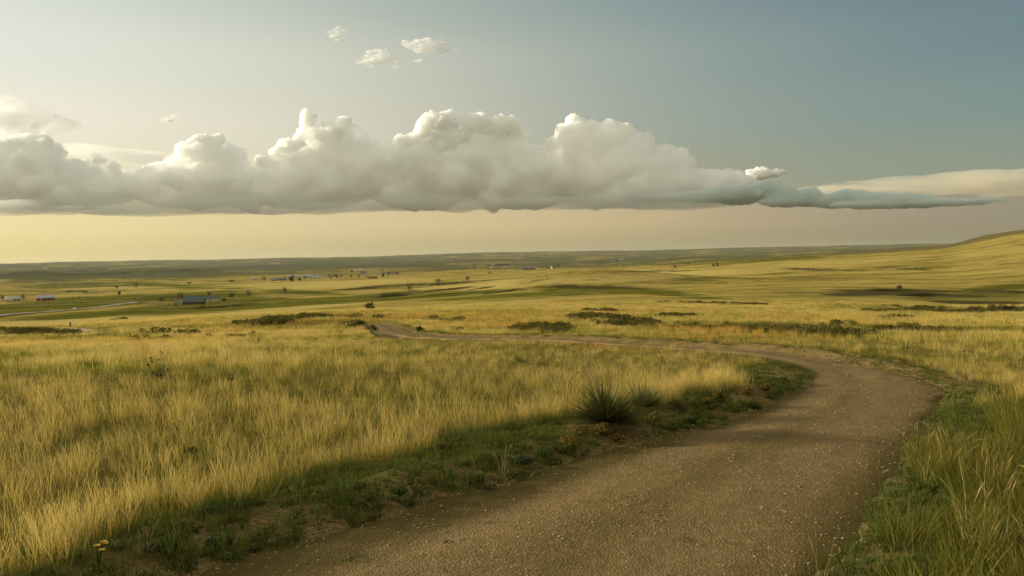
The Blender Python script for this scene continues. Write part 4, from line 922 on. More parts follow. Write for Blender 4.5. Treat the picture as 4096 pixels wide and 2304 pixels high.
# pale farmhouse and sheds at the left
p = at(62, 1206); house('farmhouse', 'farmhouse with a white tin roof and brown wall beside the budding tree', 'house', 62, 1206, npx(p, 30), npx(p, 24), 3.0, 2.6, R(24), BROWN, TIN, [(.3, 1.2, 2.1, WHITE)], [(-.4, 1.3, 1.1, 1.6), (.7, 1.3, 1.1, 1.6)], True)
house('shed', 'cream shed with a low roof left of the farmhouse', 'shed', 36, 1209, npx(p, 28), npx(p, 16), 3.2, 1.0, R(8), CREAM, CREAM, [(.5, 1.1, 2.0, BROWN)], [(-.3, 1.2, 1.0, 1.7), (.05, 1.2, 1.0, 1.7)])
house('shed', 'small shed with a bluish tin roof behind the cream shed', 'shed', 27, 1200, npx(p, 14), npx(p, 10), 2.6, 1.1, R(-12), CREAM, TIN)
house('shed', 'tiny white shed on the plain above the red barn', 'shed', 240, 1142, npx(at(240, 1142), 6), npx(at(240, 1142), 4), 2.6, 1.0, 0, WHITE, WHITE)
# ranch
p = at(790, 1207); k = npx(p, 1)
t = house('ranch_house', 'long cream ranch house under a green roof', 'house', 790, 1206, 96 * k, 46 * k, 11 * k, 10 * k, R(12), CREAM, GREENR, [(.1, 4.5 * k, 9 * k, GLASS)], [(-.5, 5 * k, 4 * k, 6 * k), (-.2, 5 * k, 4 * k, 6 * k), (.5, 5 * k, 4 * k, 6 * k)], True)
q = Vector(p) + Vector((60 * k, 34 * k, 0)); q.z = ground(q.x, q.y)
house('garage', 'cream garage with a green roof at the right end of the ranch house', 'garage', 0, 0, 26 * k, 24 * k, 11 * k, 5 * k, R(12), CREAM, GREENR, [(0, 6 * k, 7 * k, WHITE)], (), loc=q)
p = at(776, 1218); k = npx(p, 1)
t = house('barn', 'dark red low barn with a grey roof in front of the green-roofed house', 'barn', 776, 1218, 80 * k, 34 * k, 11.5 * k, 10 * k, R(9), DKRED, GREYR, [(-.75, 7 * k, 9 * k, BROWN), (-.35, 7 * k, 9 * k, BROWN), (.05, 7 * k, 9 * k, BROWN), (.45, 7 * k, 9 * k, BROWN)])
part('gable_board', [box(40 * k + .12, 0, 11.5 * k, .1, 22 * k, 1.2 * k)], CREAM, t)
def wheel(x, y, r, w, par):
    bm = bmesh.new(); bmesh.ops.create_cone(bm, cap_ends=True, segments=18, radius1=r, radius2=r, depth=w, matrix=Matrix.Translation((x, y, r)) @ Matrix.Rotation(math.pi / 2, 4, 'X'))
    me = bpy.data.meshes.new('wheel'); bm.to_mesh(me); bm.free(); me.materials.append(pm('tyre', (.02, .02, .02))); o = bpy.data.objects.new('wheel', me); COL.objects.link(o); o.parent = par
    bm = bmesh.new(); bmesh.ops.create_cone(bm, cap_ends=True, segments=14, radius1=r * .6, radius2=r * .55, depth=w + .04, matrix=Matrix.Translation((x, y, r)) @ Matrix.Rotation(math.pi / 2, 4, 'X'))
    me = bpy.data.meshes.new('rim'); bm.to_mesh(me); bm.free(); me.materials.append(STEEL); c = bpy.data.objects.new('rim', me); COL.objects.link(c); c.parent = o
def prism(prof, w):
    n = len(prof); v = [(x, -w / 2, z) for x, z in prof] + [(x, w / 2, z) for x, z in prof]
    return v, [tuple(range(n)), tuple(range(2 * n - 1, n - 1, -1))] + [(i, i + n, (i + 1) % n + n, (i + 1) % n) for i in range(n)]
def car(lab, loc, rz, col, lift=0.35, lit=False):
    t = thing('parked_car' if not lit else 'car', lab, 'car', loc + Vector((0, 0, lift)), rz)
    part('body', [prism([(-2.2, .35), (2.15, .35), (2.2, .7), (1.25, .95), (.95, .98), (-2.15, 1.0), (-2.25, .75)], 1.78)], col, t)
    part('cabin', [prism([(-1.7, .98), (.95, .95), (.3, 1.45), (-1.3, 1.47)], 1.5)], GLASS, t); part('car_roof', [prism([(-1.28, 1.46), (.3, 1.44), (.22, 1.50), (-1.2, 1.52)], 1.46)], col, t)
    for sx in (-1.35, 1.35):
        for sy in (-.82, .82): wheel(sx, sy, .33, .2, t)
    for sy in (-.6, .6): part('headlight', [box(2.2, sy, .68, .08, .34, .2)], HEADL if lit else WHITE, t)
    part('bumper', [box(2.22, 0, .42, .12, 1.7, .16)], pm('tyre', (.02, .02, .02)), t)
mh, ntl, outl = material('lit_headlight'); em = ntl.new('ShaderNodeEmission', inp={'Color': (1, .85, .5, 1), 'Strength': 3.0}); ntl.l.new(em.outputs[0], outl.inputs[0]); HEADL = mh
p = at(303, 1239); p2 = at(250, 1244); dr = p2 - p
CARRED = pm('red_car_paint', (0.30, 0.03, 0.03), .35)
car('red car driving towards the viewer with its headlights on', p, math.atan2(-p.y, -p.x + 0) + R(-14), CARRED, .38, True)
p = at(713, 1213); car('white car parked beside the trailer at the ranch', p, R(200), WHITE, .05); p = at(701, 1213); car('pale grey car parked left of the white one', p, R(195), pm('silver_paint', (.5, .52, .53), .35), .05)
p = at(729, 1214); k = npx(p, 1); t = thing('trailer', 'white camping trailer parked against the dark red barn', 'trailer', p, R(6))
part('body', [prism([(-6 * k, 2.2 * k), (6.5 * k, 2.2 * k), (7 * k, 9 * k), (5.4 * k, 12.5 * k), (-6 * k, 12.5 * k)], 10 * k)], WHITE, t)
part('window', [box(1.5 * k, -5 * k - .04, 8.3 * k, 4.5 * k, .08, 2.2 * k)], GLASS, t); part('door', [box(-3.2 * k, -5 * k - .04, 6.6 * k, 2.6 * k, .08, 8 * k)], pm('silver_paint', (.5, .52, .53), .35), t)
for sx in (-1.5, 1.5): wheel(sx, -1.0, .35, .2, t)
BLUE = pm('blue_plastic', (0.03, 0.12, 0.35), .5)
for x, y, lab in ((631,1221,'blue barrel farthest left by the ranch fence'), (677,1219,'blue barrel in the middle of the ranch fence'), (731,1217,'blue barrel by the corner of the dark red barn')):
    p = at(x, y); bm = bmesh.new(); bmesh.ops.create_cone(bm, cap_ends=True, segments=16, radius1=.5, radius2=.5, depth=1.0, matrix=Matrix.Translation((0, 0, .5))); bmesh.ops.bevel(bm, geom=[e for e in bm.edges if abs(e.verts[0].co.z - e.verts[1].co.z) < .01], offset=.06, segments=2)
    me = bpy.data.meshes.new('barrel'); bm.to_mesh(me); bm.free(); me.materials.append(BLUE); o = bpy.data.objects.new('barrel', me); COL.objects.link(o); o.location = p; tag(o, lab, 'barrel', 'blue barrels by the ranch fence')
# village
VIL = [
    (1203,1107,110,14,2.6,1.6,WHITE,WHITE,'very long low white shed behind the village',-4), (1132,1122,28,14,2.8,2.4,BLUER,BLUER,'blue-grey roofed house before the long white shed',8), (1100,1123,18,12,2.6,2.2,GREYR,BLUER,'grey low house left of the blue-grey roofs',-6), (1020,1119,22,12,2.6,2.0,WHITE,TIN,'pale house at the left end of the village',6),
    (1240,1114,9,9,2.8,2.6,WHITE,CREAM,'white gabled cottage, left of three',80), (1257,1114,11,9,2.8,2.0,WHITE,TIN,'white cottage, middle of three',10), (1270,1114,12,10,2.8,2.4,WHITE,TIN,'white cottage with bluish roof, right of three',-10), (1287,1103,6,6,2.6,1.6,WHITE,WHITE,'tiny white shed above the cottages',0), (1307,1107,9,7,2.6,1.6,CREAM,TIN,'pale shed left of the lane trees',0), (1341,1105,16,10,2.8,2.0,GREYR,BLUER,'grey house behind the lane trees',8),
    (1408,1089,9,8,2.8,2.0,BROWN,GREYR,'brown house of the upper row, left',0), (1422,1088,11,8,2.8,2.0,WHITE,CREAM,'white house of the upper row, middle',20), (1442,1086,12,8,2.8,2.0,WHITE,TIN,'white house of the upper row, right',-12), (1455,1096,24,12,2.8,2.2,WHITE,BLUER,'wide white house with a blue-grey roof under the upper row',6), (1467,1114,9,9,3.6,2.0,YEL,BROWN,'bright yellow house wall catching the sun',70), (1492,1113,34,12,2.4,1.6,BROWN,BROWN,'long brown building right of the yellow house',4),
    (1534,1096,20,12,3.0,2.2,WHITE,BLUER,'white house behind the dark round tree',-8), (1557,1096,16,10,2.6,1.8,BROWN,GREYR,'brown house between the white and red ones',10), (1573,1096,8,8,2.8,1.8,pm('rose_wall',(.42,.24,.2)),GREYR,'rose coloured house left of the red barn at the village end',0), (1589,1097,9,9,3.0,2.6,pm('crimson_wall',(.26,.03,.06)),GREYR,'small crimson barn at the right end of the village',75),
    (2102,1079,26,14,3.2,1.4,BLUER,BLUER,'grey-blue metal barn on the farm across the valley',4), (2129,1078,20,10,2.4,1.2,BROWN,BROWN,'dark open shed right of the grey-blue barn',2), (2141,1077,6,6,2.8,1.4,WHITE,TIN,'small pale shed at the end of the far farm',0), (2215,1074,17,12,3.6,3.4,WHITE,BLUER,'white farmhouse with a grey roof on the rise',14),
    (1966,1076,11,8,2.8,1.6,YEL,CREAM,'yellowish shed on the plain past the creek',0), (2018,1072,17,9,3.2,1.4,CREAM,WHITE,'cream barn alone on the plain past the creek',0), (1972,1064,8,8,2.8,1.8,WHITE,TIN,'white house hidden in the far row of trees',10), (2487,1040,19,10,3.4,1.8,WHITE,TIN,'white barn far out under the skyline',0), (2466,1041,8,8,3.0,1.6,GREYR,GREYR,'grey shed beside the white barn under the skyline',0),
    (163,1064,8,6,3.4,2.0,WHITE,WHITE,'white house far out at the left, near the skyline',0), (183,1077,14,8,3.0,2.0,BROWN,YEL,'tan farm in the far left plain',0), (240,1072,8,7,3,2,GREYR,GREYR,'grey farm in the far left plain, right of the tan one',0), (1560,1031,9,7,4,2,WHITE,WHITE,'white farm on the far hills, middle',0), (2205,1019,7,6,4,2,WHITE,WHITE,'white farm on the far hills, right',0), (2090,1024,7,6,4,2,YEL,YEL,'tan farm on the far hills',0), (1112,1043,6,5,4,2,WHITE,WHITE,'white farm on the far hills, left',0),
]
for x, y, Lp, Wp, hw, hr, wm, rm, lab, yaw in VIL:
    p = at(x, y); k = npx(p, 1); L = Lp * k
    sc = max(1.0, k / .55) * (0.42 if k > 1.5 else 1.0)
    house('long_shed' if Lp > 60 else 'barn' if 'barn' in lab else 'shed' if 'shed' in lab else 'house', lab, 'barn' if 'barn' in lab else 'shed' if 'shed' in lab else 'house', x, y, L, Wp * k, hw * sc, hr * sc, R(yaw), wm, rm, [(.4, 1.2 * sc, 2.1 * sc, BROWN)] if Lp > 8 else (), [(-.5, 1.4 * sc, 1.1 * sc, 1.7 * sc), (0, 1.4 * sc, 1.1 * sc, 1.7 * sc)] if 8 < Lp < 60 else (), group='buildings across the valley')
# posts, poles, sign, fence
p = at(281, 1315); h = npx(p, 27); o = part('trail_post', [box(0, 0, h / 2 - .1, .16, .14, h + .2)], WOOD, None, loc=p); bv = o.modifiers.new('bevel', 'BEVEL'); bv.width = .02; o.rotation_euler = (R(-2), R(1.5), R(20)); tag(o, 'brown square wooden post beside the far spur of path', 'post')
def pole(x, y, hpx, lab, arms=True):
    p = at(x, y); h = npx(p, hpx); t = thing('utility_pole', lab, 'utility pole', p, R(20), 'utility poles of the farms')
    v, f = tube([(0, 0, -.5), (0, 0, h * .5), (0, 0, h)], max(.14, h * .012), max(.10, h * .009), 8); mesh_obj('pole', v, f, POLE, t)
    if arms: part('crossarm', [box(0, 0, h * .93, h * .22, .14, .16)], POLE, t)
pole(18,1213,26,'utility pole in front of the cream shed'); pole(512,1209,38,'tall pale pole by the road junction'); pole(869,1202,26,'pole just right of the ranch garage'); pole(878,1204,24,'thicker pole right of the ranch', False); pole(110,1148,11,'small pole on the plain above the barn')
p = at(205, 1246); k = npx(p, 1); t = thing('road_sign', 'yellow diamond warning sign beside the gravel road', 'road sign', p, R(12))
v, f = tube([(0, 0, -.2), (0, 0, .7), (0, 0, 1.5 + 3.5 * k)], .05, .05, 6); mesh_obj('post', v, f, STEEL, t)
c = 9.5 * k; r = 4.0 * k; part('panel', [([(0, -.07, c - r), (r, -.07, c), (0, -.07, c + r), (-r, -.07, c), (0, -.11, c - r), (r, -.11, c), (0, -.11, c + r), (-r, -.11, c)], [(0, 1, 2, 3), (7, 6, 5, 4), (0, 4, 5, 1), (1, 5, 6, 2), (2, 6, 7, 3), (3, 7, 4, 0)])], pm('sign_yellow', (.75, .36, .01), .5), t)
for x, y, hpx, tilt, lab in ((17,1271,7,0,'short fence post nearest the left edge'), (143,1266,8,18,'leaning fence post below the road'), (206,1264,7,0,'fence post below the yellow sign'), (888,1240,9,3,'fence post below the ranch'), (300,1289,0,0,'')):
    if not hpx: continue
    p = at(x, y); h = npx(p, hpx); v, f = tube([(0, 0, -.2), (0, 0, h * .5), (0, 0, h)], .09, .08, 7); o = mesh_obj('fence_post', v, f, POLE, None, loc=p); o.rotation_euler = (0, R(tilt), 0); tag(o, lab, 'fence post', 'old fence posts below the road')
def rail_fence(x0, y0, x1, y1, n, h, lab, rails=2):
    P = march(height, np.linspace(x0, x1, n), np.linspace(y0, y1, n)); o = P[0].copy(); t = thing('fence', lab, 'fence', tuple(o))
    for q in P: v, f = tube([q - o - (0, 0, .2), q - o + (0, 0, h)], .10, .09, 6); mesh_obj('post', v, f, POLE, t)
    for r in range(rails):
        v, f = tube([q - o + np.array([0, 0, h * (.92 - .4 * r)]) for q in P], .05, .05, 5); mesh_obj('rail', v, f, POLE, t)
rail_fence(600,1222,752,1216,16,1.3,'wooden rail fence of the ranch paddock by the blue barrels'); rail_fence(165,1203,222,1199,9,1.3,'wooden rail fence along the front of the red barn'); rail_fence(330,1234,560,1214,20,1.1,'wire fence with thin posts along the road verge',1); rail_fence(1500,1184,1790,1175,26,1.2,'wire fence with thin posts along the creek meadow',1)
# ------------------------------------------------------------------ light: low sun from the left, warm, with the evening sky
SUN_AZ = R(-76.0)        # bearing from the view direction (left)
SUN_EL = R(11.0)
sdir = Vector((math.sin(SUN_AZ) * math.cos(SUN_EL), math.cos(SUN_AZ) * math.cos(SUN_EL), math.sin(SUN_EL)))
sl = bpy.data.lights.new('sun', 'SUN'); sl.energy = 5.0; sl.angle = R(0.5); sl.color = (1.0, 0.90, 0.69)
so = bpy.data.objects.new('sun', sl); COL.objects.link(so); so.rotation_euler = sdir.to_track_quat('Z', 'Y').to_euler(); so.location = sdir * 100

w = bpy.data.worlds.new('World'); scene.world = w; w.use_nodes = True
nt = NT(w.node_tree); nt.n.clear()
wo = nt.new('ShaderNodeOutputWorld')
sky = nt.new('ShaderNodeTexSky'); sky.sky_type = 'NISHITA'; sky.sun_disc = False; sky.sun_elevation = SUN_EL; sky.sun_rotation = SUN_AZ
sky.air_density = 1.2; sky.dust_density = 3.0; sky.altitude = 1800
gen = nt.new('ShaderNodeTexCoord').outputs['Generated']
sp = nt.new('ShaderNodeSeparateXYZ', inp={'Vector': gen})
az = nt.math('ARCTAN2', sp.outputs[0], sp.outputs[1])
# angle round the compass counted from the sun's side: 0 at 50 degrees left of the view, 1 at 50 degrees right
fa = nt.new('ShaderNodeMapRange', inp={'Value': az, 'From Min': R(-50), 'From Max': R(50)}).outputs[0]
el = nt.math('ARCSINE', sp.outputs[2])
def xpos(x): return (math.degrees(math.atan((x - 1288) / F)) + 50) / 100
ROWS = [   # elevation in degrees, colours across (x of the picture, sRGB)
    (-2.0, [(0,(230,208,140)),(500,(214,196,138)),(1000,(192,176,128)),(1500,(176,162,118)),(2000,(160,150,114)),(2576,(140,131,106))]),
    (0.3, [(0,(234,212,142)),(500,(216,198,140)),(1000,(194,178,130)),(1500,(178,164,120)),(2000,(160,149,114)),(2576,(139,130,106))]),
    (2.6, [(0,(246,228,164)),(500,(232,213,158)),(1000,(219,196,150)),(1500,(206,184,140)),(2000,(172,158,128)),(2576,(150,140,122))]),
    (5.5, [(0,(250,240,205)),(500,(236,226,192)),(1000,(216,206,172)),(1500,(176,170,140)),(2000,(150,158,138)),(2576,(142,152,136))]),
    (9.0, [(0,(250,244,222)),(500,(237,231,207)),(1000,(214,210,188)),(1500,(170,175,160)),(2000,(143,157,148)),(2576,(124,147,143))]),
    (13.0, [(0,(236,238,224)),(500,(226,227,210)),(1000,(207,208,189)),(1500,(166,175,165)),(2000,(135,153,150)),(2576,(111,136,141))]),
    (17.5, [(0,(224,229,218)),(500,(206,212,200)),(1000,(180,189,178)),(1500,(148,163,160)),(2000,(121,142,148)),(2576,(98,121,136))]),
    (35.0, [(0,(216,216,202)),(500,(206,207,196)),(1000,(196,199,190)),(1500,(182,188,182)),(2000,(170,178,178)),(2576,(160,170,174))]),
    (90.0, [(0,(196,194,180)),(2576,(180,182,174))]),
]
col = None
for k, (e, cs) in enumerate(ROWS):
    c = nt.ramp(fa, [(xpos(x), srgb(*cc)) for x, cc in cs], 'B_SPLINE' if len(cs) > 2 else 'LINEAR')
    if col is None: col = c
    else:
        f = nt.new('ShaderNodeMapRange', interpolation_type='SMOOTHSTEP' if k not in () else 'LINEAR', inp={'Value': el, 'From Min': R(ROWS[k - 1][0]), 'From Max': R(e)}).outputs[0]
        col = nt.mix(f, col, c)
# the sky behind the photographer, brightened to light the cloud fronts
bh = nt.new('ShaderNodeMapRange', interpolation_type='SMOOTHSTEP', inp={'Value': nt.math('ABSOLUTE', az), 'From Min': R(55), 'From Max': R(110)}).outputs[0]
bh = nt.math('MULTIPLY', bh, nt.new('ShaderNodeMapRange', inp={'Value': el, 'From Min': R(75), 'From Max': R(30)}).outputs[0])
col = nt.mix(bh, col, srgb(234, 228, 194))
# thin bands of evening vapour low over the horizon
mpv = nt.new('ShaderNodeMapping', inp={'Vector': gen, 'Scale': (3.0, 3.0, 60.0)})
vb = nt.noise(mpv.outputs[0], 2.2, 5, 0.6, 0.4)
lowb = nt.math('MULTIPLY', nt.new('ShaderNodeMapRange', inp={'Value': el, 'From Min': R(3.4), 'From Max': R(2.2)}).outputs[0], nt.new('ShaderNodeMapRange', inp={'Value': el, 'From Min': R(0.4), 'From Max': R(1.6)}).outputs[0])
col = nt.mix(nt.math('MULTIPLY', nt.math('MULTIPLY', nt.math('SUBTRACT', vb, 0.5), 1.6, clamp=True), nt.math('MULTIPLY', lowb, 0.45)), col, nt.mix(0.4, col, srgb(255, 206, 140)))
# below the horizon: dull olive ground glow
gl = nt.new('ShaderNodeMapRange', inp={'Value': el, 'From Min': R(-2), 'From Max': R(-6)}).outputs[0]
col = nt.mix(gl, col, (0.12, 0.10, 0.05))
b1 = nt.new('ShaderNodeBackground', inp={'Color': sky.outputs[0], 'Strength': 0.05})
b2 = nt.new('ShaderNodeBackground', inp={'Color': col, 'Strength': 0.76})
mx = nt.new('ShaderNodeMixShader', inp={0: 0.9}); nt.l.new(b1.outputs[0], mx.inputs[1]); nt.l.new(b2.outputs[0], mx.inputs[2])
nt.l.new(mx.outputs[0], wo.inputs[0])
w.cycles.sampling_method = 'MANUAL'; w.cycles.sample_map_resolution = 512

scene.view_settings.view_transform = 'Standard'; scene.view_settings.look = 'None'; scene.view_settings.exposure = 0.40; scene.view_settings.gamma = 1.0
scene.render.engine = 'CYCLES'
cy = scene.cycles
cy.use_denoising = True; cy.max_bounces = 42; cy.diffuse_bounces = 3; cy.glossy_bounces = 2; cy.transmission_bounces = 4; cy.volume_bounces = 40; cy.transparent_max_bounces = 40
cy.use_adaptive_sampling = True; cy.adaptive_threshold = 0.02
# ------------------------------------------------------------------ clouds: real bodies of scattering droplets far beyond the plain
CLOUD_Y = 24000.0
def cpos(x, y, Y=CLOUD_Y):
    d = rays(np.array([x]), np.array([y]))[0]; d = d / d[1] * Y
    return np.array([d[0], Y, d[2] + EYE])
def ico(sub):
    bm = bmesh.new(); bmesh.ops.create_icosphere(bm, subdivisions=sub, radius=1.0)
    v = np.array([x.co[:] for x in bm.verts]); f = np.array([[q.index for q in p.verts] for p in bm.faces]); bm.free(); return v, f
ICO = {k: ico(k) for k in (1, 2, 3)}
def puffs(x, y, rx, ry, depth, n, rs, k=(0.40, 0.42, 0.42), dz=0.0):
    """a tower of cauliflower heads, in photograph pixels: list of (centre, half sizes)"""
    out = [(np.array([x, y, dz]), np.array([rx, ry, depth]))]; lvl = out
    for n_, k_ in zip(n, k):
        nx = []
        for c, r in lvl:
            for _ in range(n_):
                v = rs.normal(size=3); v /= np.linalg.norm(v)
                if v[1] > 0.1 and rs.random() < 0.7: v[1] = -abs(v[1])
                if v[2] > 0 and rs.random() < 0.6: v[2] = -v[2]
                rr = min(r[0], r[1], r[2]) * k_ * (0.55 + 0.8 * rs.random())
                nx.append((c + v * r * 0.86, np.array([rr * 1.1, rr, rr])))
        out = out + nx; lvl = nx
    return out
def cloud_obj(name, label, lst, mat, voxel=60, base=None, Y=CLOUD_Y, disp=(60, 420), disp2=(44, 120), squash=0.42, disp3=(18, 48), group=None):
    s = Y / F / (4096 / 2576); Vs = []; Fs = []; nv = 0
    for c, r in lst:
        big = max(r) * s
        v, f = ICO[3 if big > 900 else (2 if big > 200 else 1)]
        P = cpos(c[0], c[1], Y + c[2] * s)
        Vs.append(v * np.array([r[0], r[2], r[1]]) * s + P); Fs.append(f + nv); nv += len(v)
    V = np.vstack(Vs); Fc = np.vstack(Fs)
    if base is not None:
        zb = cpos(np.float64(2048), base, Y)[2] + (V[:, 0] * math.tan(R(-0.6)) * 0)
        zb = zb + 0 * V[:, 0]
        V[:, 2] = np.where(V[:, 2] < zb, zb - (zb - V[:, 2]) * squash, V[:, 2])
    org = V.mean(0); o = mesh_obj(name, V - org, Fc, mat, smooth=True, loc=org)
    m = o.modifiers.new('union', 'REMESH'); m.mode = 'VOXEL'; m.voxel_size = voxel; m.use_smooth_shade = True
    for st, sc in (disp, disp2, disp3):
        if not st: continue
        tx = bpy.data.textures.new('billow', 'CLOUDS'); tx.noise_scale = sc; tx.noise_depth = 3
        dm = o.modifiers.new('billow', 'DISPLACE'); dm.texture = tx; dm.strength = st * 2; dm.mid_level = 0.5; dm.texture_coords = 'LOCAL'
    tag(o, label, 'cloud', group); return o
def cloud_vol(name, dens, alb=(1.0, 1.0, 0.999), g=0.15):
    m, nt, out = material(name)
    p = nt.new('ShaderNodeVolumePrincipled', inp={'Color': (*alb, 1), 'Density': dens, 'Anisotropy': g})
    nt.l.new(p.outputs[0], out.inputs['Volume']); return m
def cloud_fray(name, dens, scale, lo, hi, alb=(1, .999, .997), g=0.2, stretch=(.35, 1, 1.0), rot=0.0, step=.25):
    """thin cloud whose density breaks up into fibres"""
    m, nt, out = material(name)
    co = nt.new('ShaderNodeTexCoord').outputs['Object']; mp = nt.new('ShaderNodeMapping', inp={'Vector': co, 'Rotation': (0, rot, 0), 'Scale': stretch})
    n = nt.noise(mp.outputs[0], scale, 5, 0.6, 0.4)
    d = nt.new('ShaderNodeMapRange', interpolation_type='SMOOTHSTEP', inp={'Value': n, 'From Min': lo, 'From Max': hi, 'To Max': dens}).outputs[0]
    p = nt.new('ShaderNodeVolumePrincipled', inp={'Color': (*alb, 1), 'Density': d, 'Anisotropy': g}); nt.l.new(p.outputs[0], out.inputs['Volume'])
    m.cycles.volume_step_rate = step; return m
C_HEAP = cloud_vol('heaped_cloud', 0.02, g=0.15); C_LAYER = cloud_vol('layer_cloud_shade_tint', 0.0009, (0.955, 0.96, 0.95)); C_THIN = cloud_fray('thin_cloud', 0.0016, 0.0014, .36, .66, g=0.5, stretch=(.5, 1, 1.2), step=.3); C_VEIL = cloud_vol('veil_cloud', 0.0006, g=0.75)  # C_LAYER absorbs a little: shade of the bank's base put into its colour
def bank(towers, seed, n=(13, 6, 4)):
    r_ = np.random.default_rng(seed); L = []
    for t in towers:
        x, y, rx, ry = t[:4]; nn = t[4] if len(t) > 4 else n
        L += puffs(x, y, rx, ry, (rx * ry) ** .5 * 0.8, nn, r_, dz=(t[5] if len(t) > 5 else 0))
    return L
N2 = (10, 5, 0)
C_BODY = cloud_fray('cloud_body', 0.0075, 0.0021, .30, .62, (1.0, 1.0, 0.998), .2, (.8, .8, 1.1), 0, .45)
C_LUMP = cloud_vol('cloud_billow', 0.0075, (1.0, 1.0, 0.998))
def heap(label, crown, body, seed, base):
    o = cloud_obj('cloud', label, bank([(*t, (11, 6, 3)) for t in body], seed), C_BODY, 55, base=base, disp=(70, 520), disp2=(62, 170), disp3=(20, 60))
    r_ = np.random.default_rng(seed + 90); lumps = []
    for x, y, rx, ry in [b[:4] for b in body]:
        for _ in range(6):
            a = r_.uniform(0, 6.283); q = r_.uniform(.2, .95); rr = min(rx, ry) * r_.uniform(.22, .5); yy = y + ry * q * math.sin(a)
            if yy > base - 14: continue
            lumps += puffs(x + rx * q * math.cos(a), yy, rr * 1.15, rr, rr, (8, 4), r_, dz=-(rx * ry) ** .5 * .8 * math.sqrt(max(0, 1 - q * q)))
    l = cloud_obj('billows', None, lumps, C_LUMP, 46, disp=(40, 300), disp2=(36, 120), disp3=(14, 50)); l['label'] = 'softly shaded billows on the flank'; del l['category']
    l.parent = o; l.location = l.location - o.location
    c = cloud_obj('crown', None, bank(crown, seed + 50, (15, 7, 4)), C_HEAP, 36, base=None, disp=(50, 380)); c['label'] = 'bright sunlit crown'; del c['category']
    c.parent = o; c.location = c.location - o.location
heap('tall heaped cloud with the brightest broad white crown, middle of the bank', [
    (1745,500,58,52),(1790,500,45,50),(1700,530,50,48),(1650,580,60,45),(1600,570,32,30),(1770,570,80,50),(1868,500,28,42),(1905,510,50,58),(1920,475,26,28),(1990,530,60,62),(2045,510,50,48),(2085,545,36,40),(1850,600,46,26),(1950,590,50,30),(1690,585,50,40),(1830,560,50,40),(1900,570,40,40),(1990,575,50,40),(2050,560,40,36)],
    [(1780,600,130,70),(1980,600,120,70),(1640,620,70,60),(1940,660,170,95),(1780,700,200,110),(2080,660,120,90),(2080,740,260,100),(1700,760,200,80)], 3, 838)
heap('heaped cloud with a narrow bright turret left of the tallest crown', [
    (1228,480,32,36),(1222,530,26,40),(1215,560,45,34),(1160,590,60,34),(1250,570,50,46),(1305,510,24,26),(1372,492,32,28),(1350,540,50,40),(1120,610,40,26)],
    [(1300,590,110,70),(1420,560,60,50),(1300,660,160,80),(1480,610,80,60),(1120,680,110,66),(1520,680,140,90),(1250,750,280,90),(1600,740,150,90),(1590,620,50,40)], 4, 846)
heap('long sloping cloud shoulder with a thin bright rim, right end of the bank', [
    (2300,496,44,34),(2244,520,28,22),(2365,510,50,30),(2505,520,36,26),(2720,612,40,20)],
    [(2320,560,90,70),(2400,550,80,62),(2460,560,80,58),(2560,570,54,50),(2640,620,56,48),(2740,650,50,42),(2420,650,190,90),(2280,610,110,80),(2600,690,150,70),(2480,750,290,85),(2780,730,110,60),(2880,730,100,50),(2970,750,80,44)], 6, 832)
heap('grey rounded cloud with a crinkled top left of the narrow turret', [
    (800,572,46,32),(868,560,30,26),(740,596,36,28),(840,590,40,26)],
    [(800,610,70,50),(745,630,60,50),(880,630,76,62),(940,640,46,56),(700,690,90,56),(620,700,60,48),(830,690,140,70),(560,730,90,50),(780,755,280,80),(980,755,130,80)], 8, 854)
heap('dark rounded cloud mass touching the left edge of the sky', [
    (170,566,40,26),(100,566,40,22),(60,572,34,20)],
    [(170,590,54,48),(100,600,70,54),(20,600,50,56),(-80,600,80,60),(210,630,52,56),(120,680,170,80),(300,690,70,54),(395,665,40,46),(440,690,42,42),(-80,720,210,110),(160,760,280,80),(420,760,150,62)], 9, 858)
_st = bank([
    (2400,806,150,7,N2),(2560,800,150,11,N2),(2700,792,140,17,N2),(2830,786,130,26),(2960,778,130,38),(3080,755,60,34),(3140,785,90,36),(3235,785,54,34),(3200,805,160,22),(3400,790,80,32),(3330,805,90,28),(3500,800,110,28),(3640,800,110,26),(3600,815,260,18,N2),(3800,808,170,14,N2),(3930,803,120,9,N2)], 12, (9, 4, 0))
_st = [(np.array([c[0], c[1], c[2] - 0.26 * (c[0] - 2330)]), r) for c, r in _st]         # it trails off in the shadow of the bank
cloud_obj('cloud', 'low dark grey strip of cloud tapering to the right under the pink streak', _st, cloud_vol('strip_cloud', 0.011, (0.88, 0.915, 0.905)), 36)  # absorbing blue-grey colour stands in for the bank's shade on the strip
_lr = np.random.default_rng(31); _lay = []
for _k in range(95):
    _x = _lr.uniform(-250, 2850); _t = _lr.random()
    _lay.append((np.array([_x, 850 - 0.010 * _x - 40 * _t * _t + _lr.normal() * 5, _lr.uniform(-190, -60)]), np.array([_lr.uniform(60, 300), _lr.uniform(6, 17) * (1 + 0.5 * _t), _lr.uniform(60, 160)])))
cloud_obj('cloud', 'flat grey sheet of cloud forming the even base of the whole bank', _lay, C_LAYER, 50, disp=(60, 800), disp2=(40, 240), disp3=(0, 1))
cloud_obj('cloud', 'small bright puff of cloud alone above the dark strip', bank([(3050,688,36,20),(3010,690,30,16),(3090,694,34,18),(3040,705,60,14),(3125,686,26,6,N2)], 14, (9, 5, 3)), cloud_vol('puff_cloud', 0.025), 28, Y=30000)
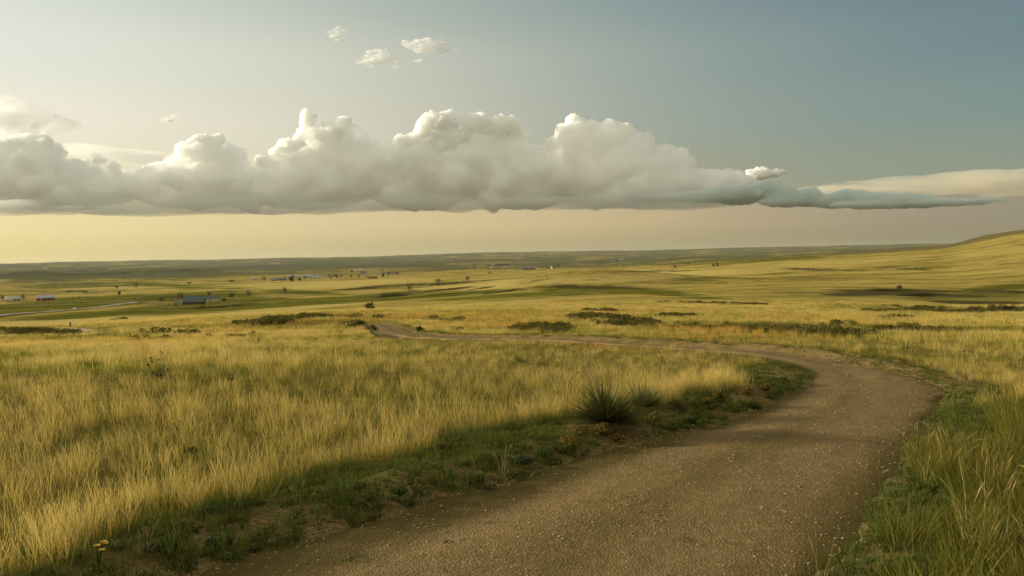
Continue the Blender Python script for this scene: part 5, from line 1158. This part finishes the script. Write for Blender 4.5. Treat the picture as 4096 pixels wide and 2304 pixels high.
cloud_obj('cloud', 'long pink streak of cloud rising to the right edge', [(np.array([x, y, 0.]), np.array([rx, ry, 120.0])) for x, y, rx, ry in
    ((3340,758,170,16),(3500,745,230,24),(3700,735,280,34),(3950,722,320,42),(4200,715,330,46),(3900,760,200,16),(4150,765,190,14),(3640,762,120,12),(3780,770,90,8),(4040,778,120,8),(3480,764,90,8))], cloud_fray('streak_cloud_sun_tint', 0.0008, 0.0012, .34, .62, (1.0, .93, .78), .2, (.14, .5, 1.3), .09, .3), 60, Y=34000, disp=(60, 900), disp2=(30, 250))  # pink of the reddened sunlight is tinted into the cloud colour
cloud_obj('cloud', 'glowing white cloud high at the left edge behind the dark mass', bank([(-40,450,160,70,N2),(70,470,130,60,N2),(170,490,110,46,N2),(60,520,180,50,N2),(270,500,70,24,N2),(-60,400,110,40,N2)], 17, N2), C_THIN, 60, Y=33000, disp=(160, 800), disp2=(120, 240), disp3=(50, 90))
cloud_obj('cloud', 'faint yellowish cloud band behind the dip between the left masses', [(np.array([x, y, 0.]), np.array([rx, ry, 120.0])) for x, y, rx, ry in ((330,600,130,24),(460,620,160,24),(600,630,130,22))], C_VEIL, 60, Y=34000, disp=(80, 700), disp2=(40, 240))
_wr = np.random.default_rng(44)
def wisp(label, els, Y=16000):
    L = [(np.array([x, y, _wr.normal() * 6]), np.array([rx, ry, rx])) for x, y, rx, ry in els]
    cloud_obj('cloud', label, L, C_WISP, 12, Y=Y, disp=(20, 120), disp2=(14, 36), disp3=(0, 1))
C_WISP = cloud_fray('wisp_cloud', 0.020, 0.013, .43, .68, rot=.25)
def line(x0, y0, x1, y1, n, r0, r1, fray=1.0):
    out = []
    for _ in range(n * 6):
        t = _wr.random(); r = (r0 + (r1 - r0) * t) * _wr.uniform(.3, 1.0)
        out.append((x0 + (x1 - x0) * t + _wr.normal() * r * fray, y0 + (y1 - y0) * t + _wr.normal() * (r0 + (r1 - r0) * t) * .42 * fray, r * 1.8, r * .55))
    return out
wisp('two thin slanting wisps of cloud, highest on the left', line(1308,132,1348,111,6,9,8,.7) + line(1326,148,1382,122,8,8,8,.7) + line(1350,160,1375,148,3,6,5))
wisp('ragged triangular wisp of cloud below and left of the longest wisp', line(1455,243,1525,226,8,14,18) + line(1515,226,1580,258,9,18,12) + line(1495,207,1548,203,6,13,9) + line(1468,262,1492,263,3,8,7) + line(1500,236,1560,246,6,14,14))
wisp('longest flat wisp of cloud, alone high in the middle of the sky', line(1618,172,1660,178,6,11,10) + line(1645,190,1740,206,10,15,16) + line(1685,168,1745,180,8,18,18) + line(1740,194,1830,205,9,14,7) + line(1650,238,1690,244,4,8,6) + line(1748,160,1760,158,2,6,5))
wisp('tiny faint wisp of cloud in the pale sky at the left', line(650,474,682,480,5,9,9) + line(685,464,745,482,7,9,7))
# ------------------------------------------------------------------ evening air over the plain
hz_top = float(max(GZ.max(), EYE) + 14); hz_bot = float(GZ.min() - 1)
v, f = box(0, 0, (hz_top + hz_bot) / 2, 33000, 33000, hz_top - hz_bot)
m, nt, out = material('evening_air')
pv = nt.new('ShaderNodeVolumePrincipled', inp={'Color': (0.80, 0.84, 0.82, 1), 'Density': 1.3e-5, 'Anisotropy': 0.2}); nt.l.new(pv.outputs[0], out.inputs['Volume'])
tag(mesh_obj('haze', v, f, m), kind='stuff', label='thin evening haze over the plain')
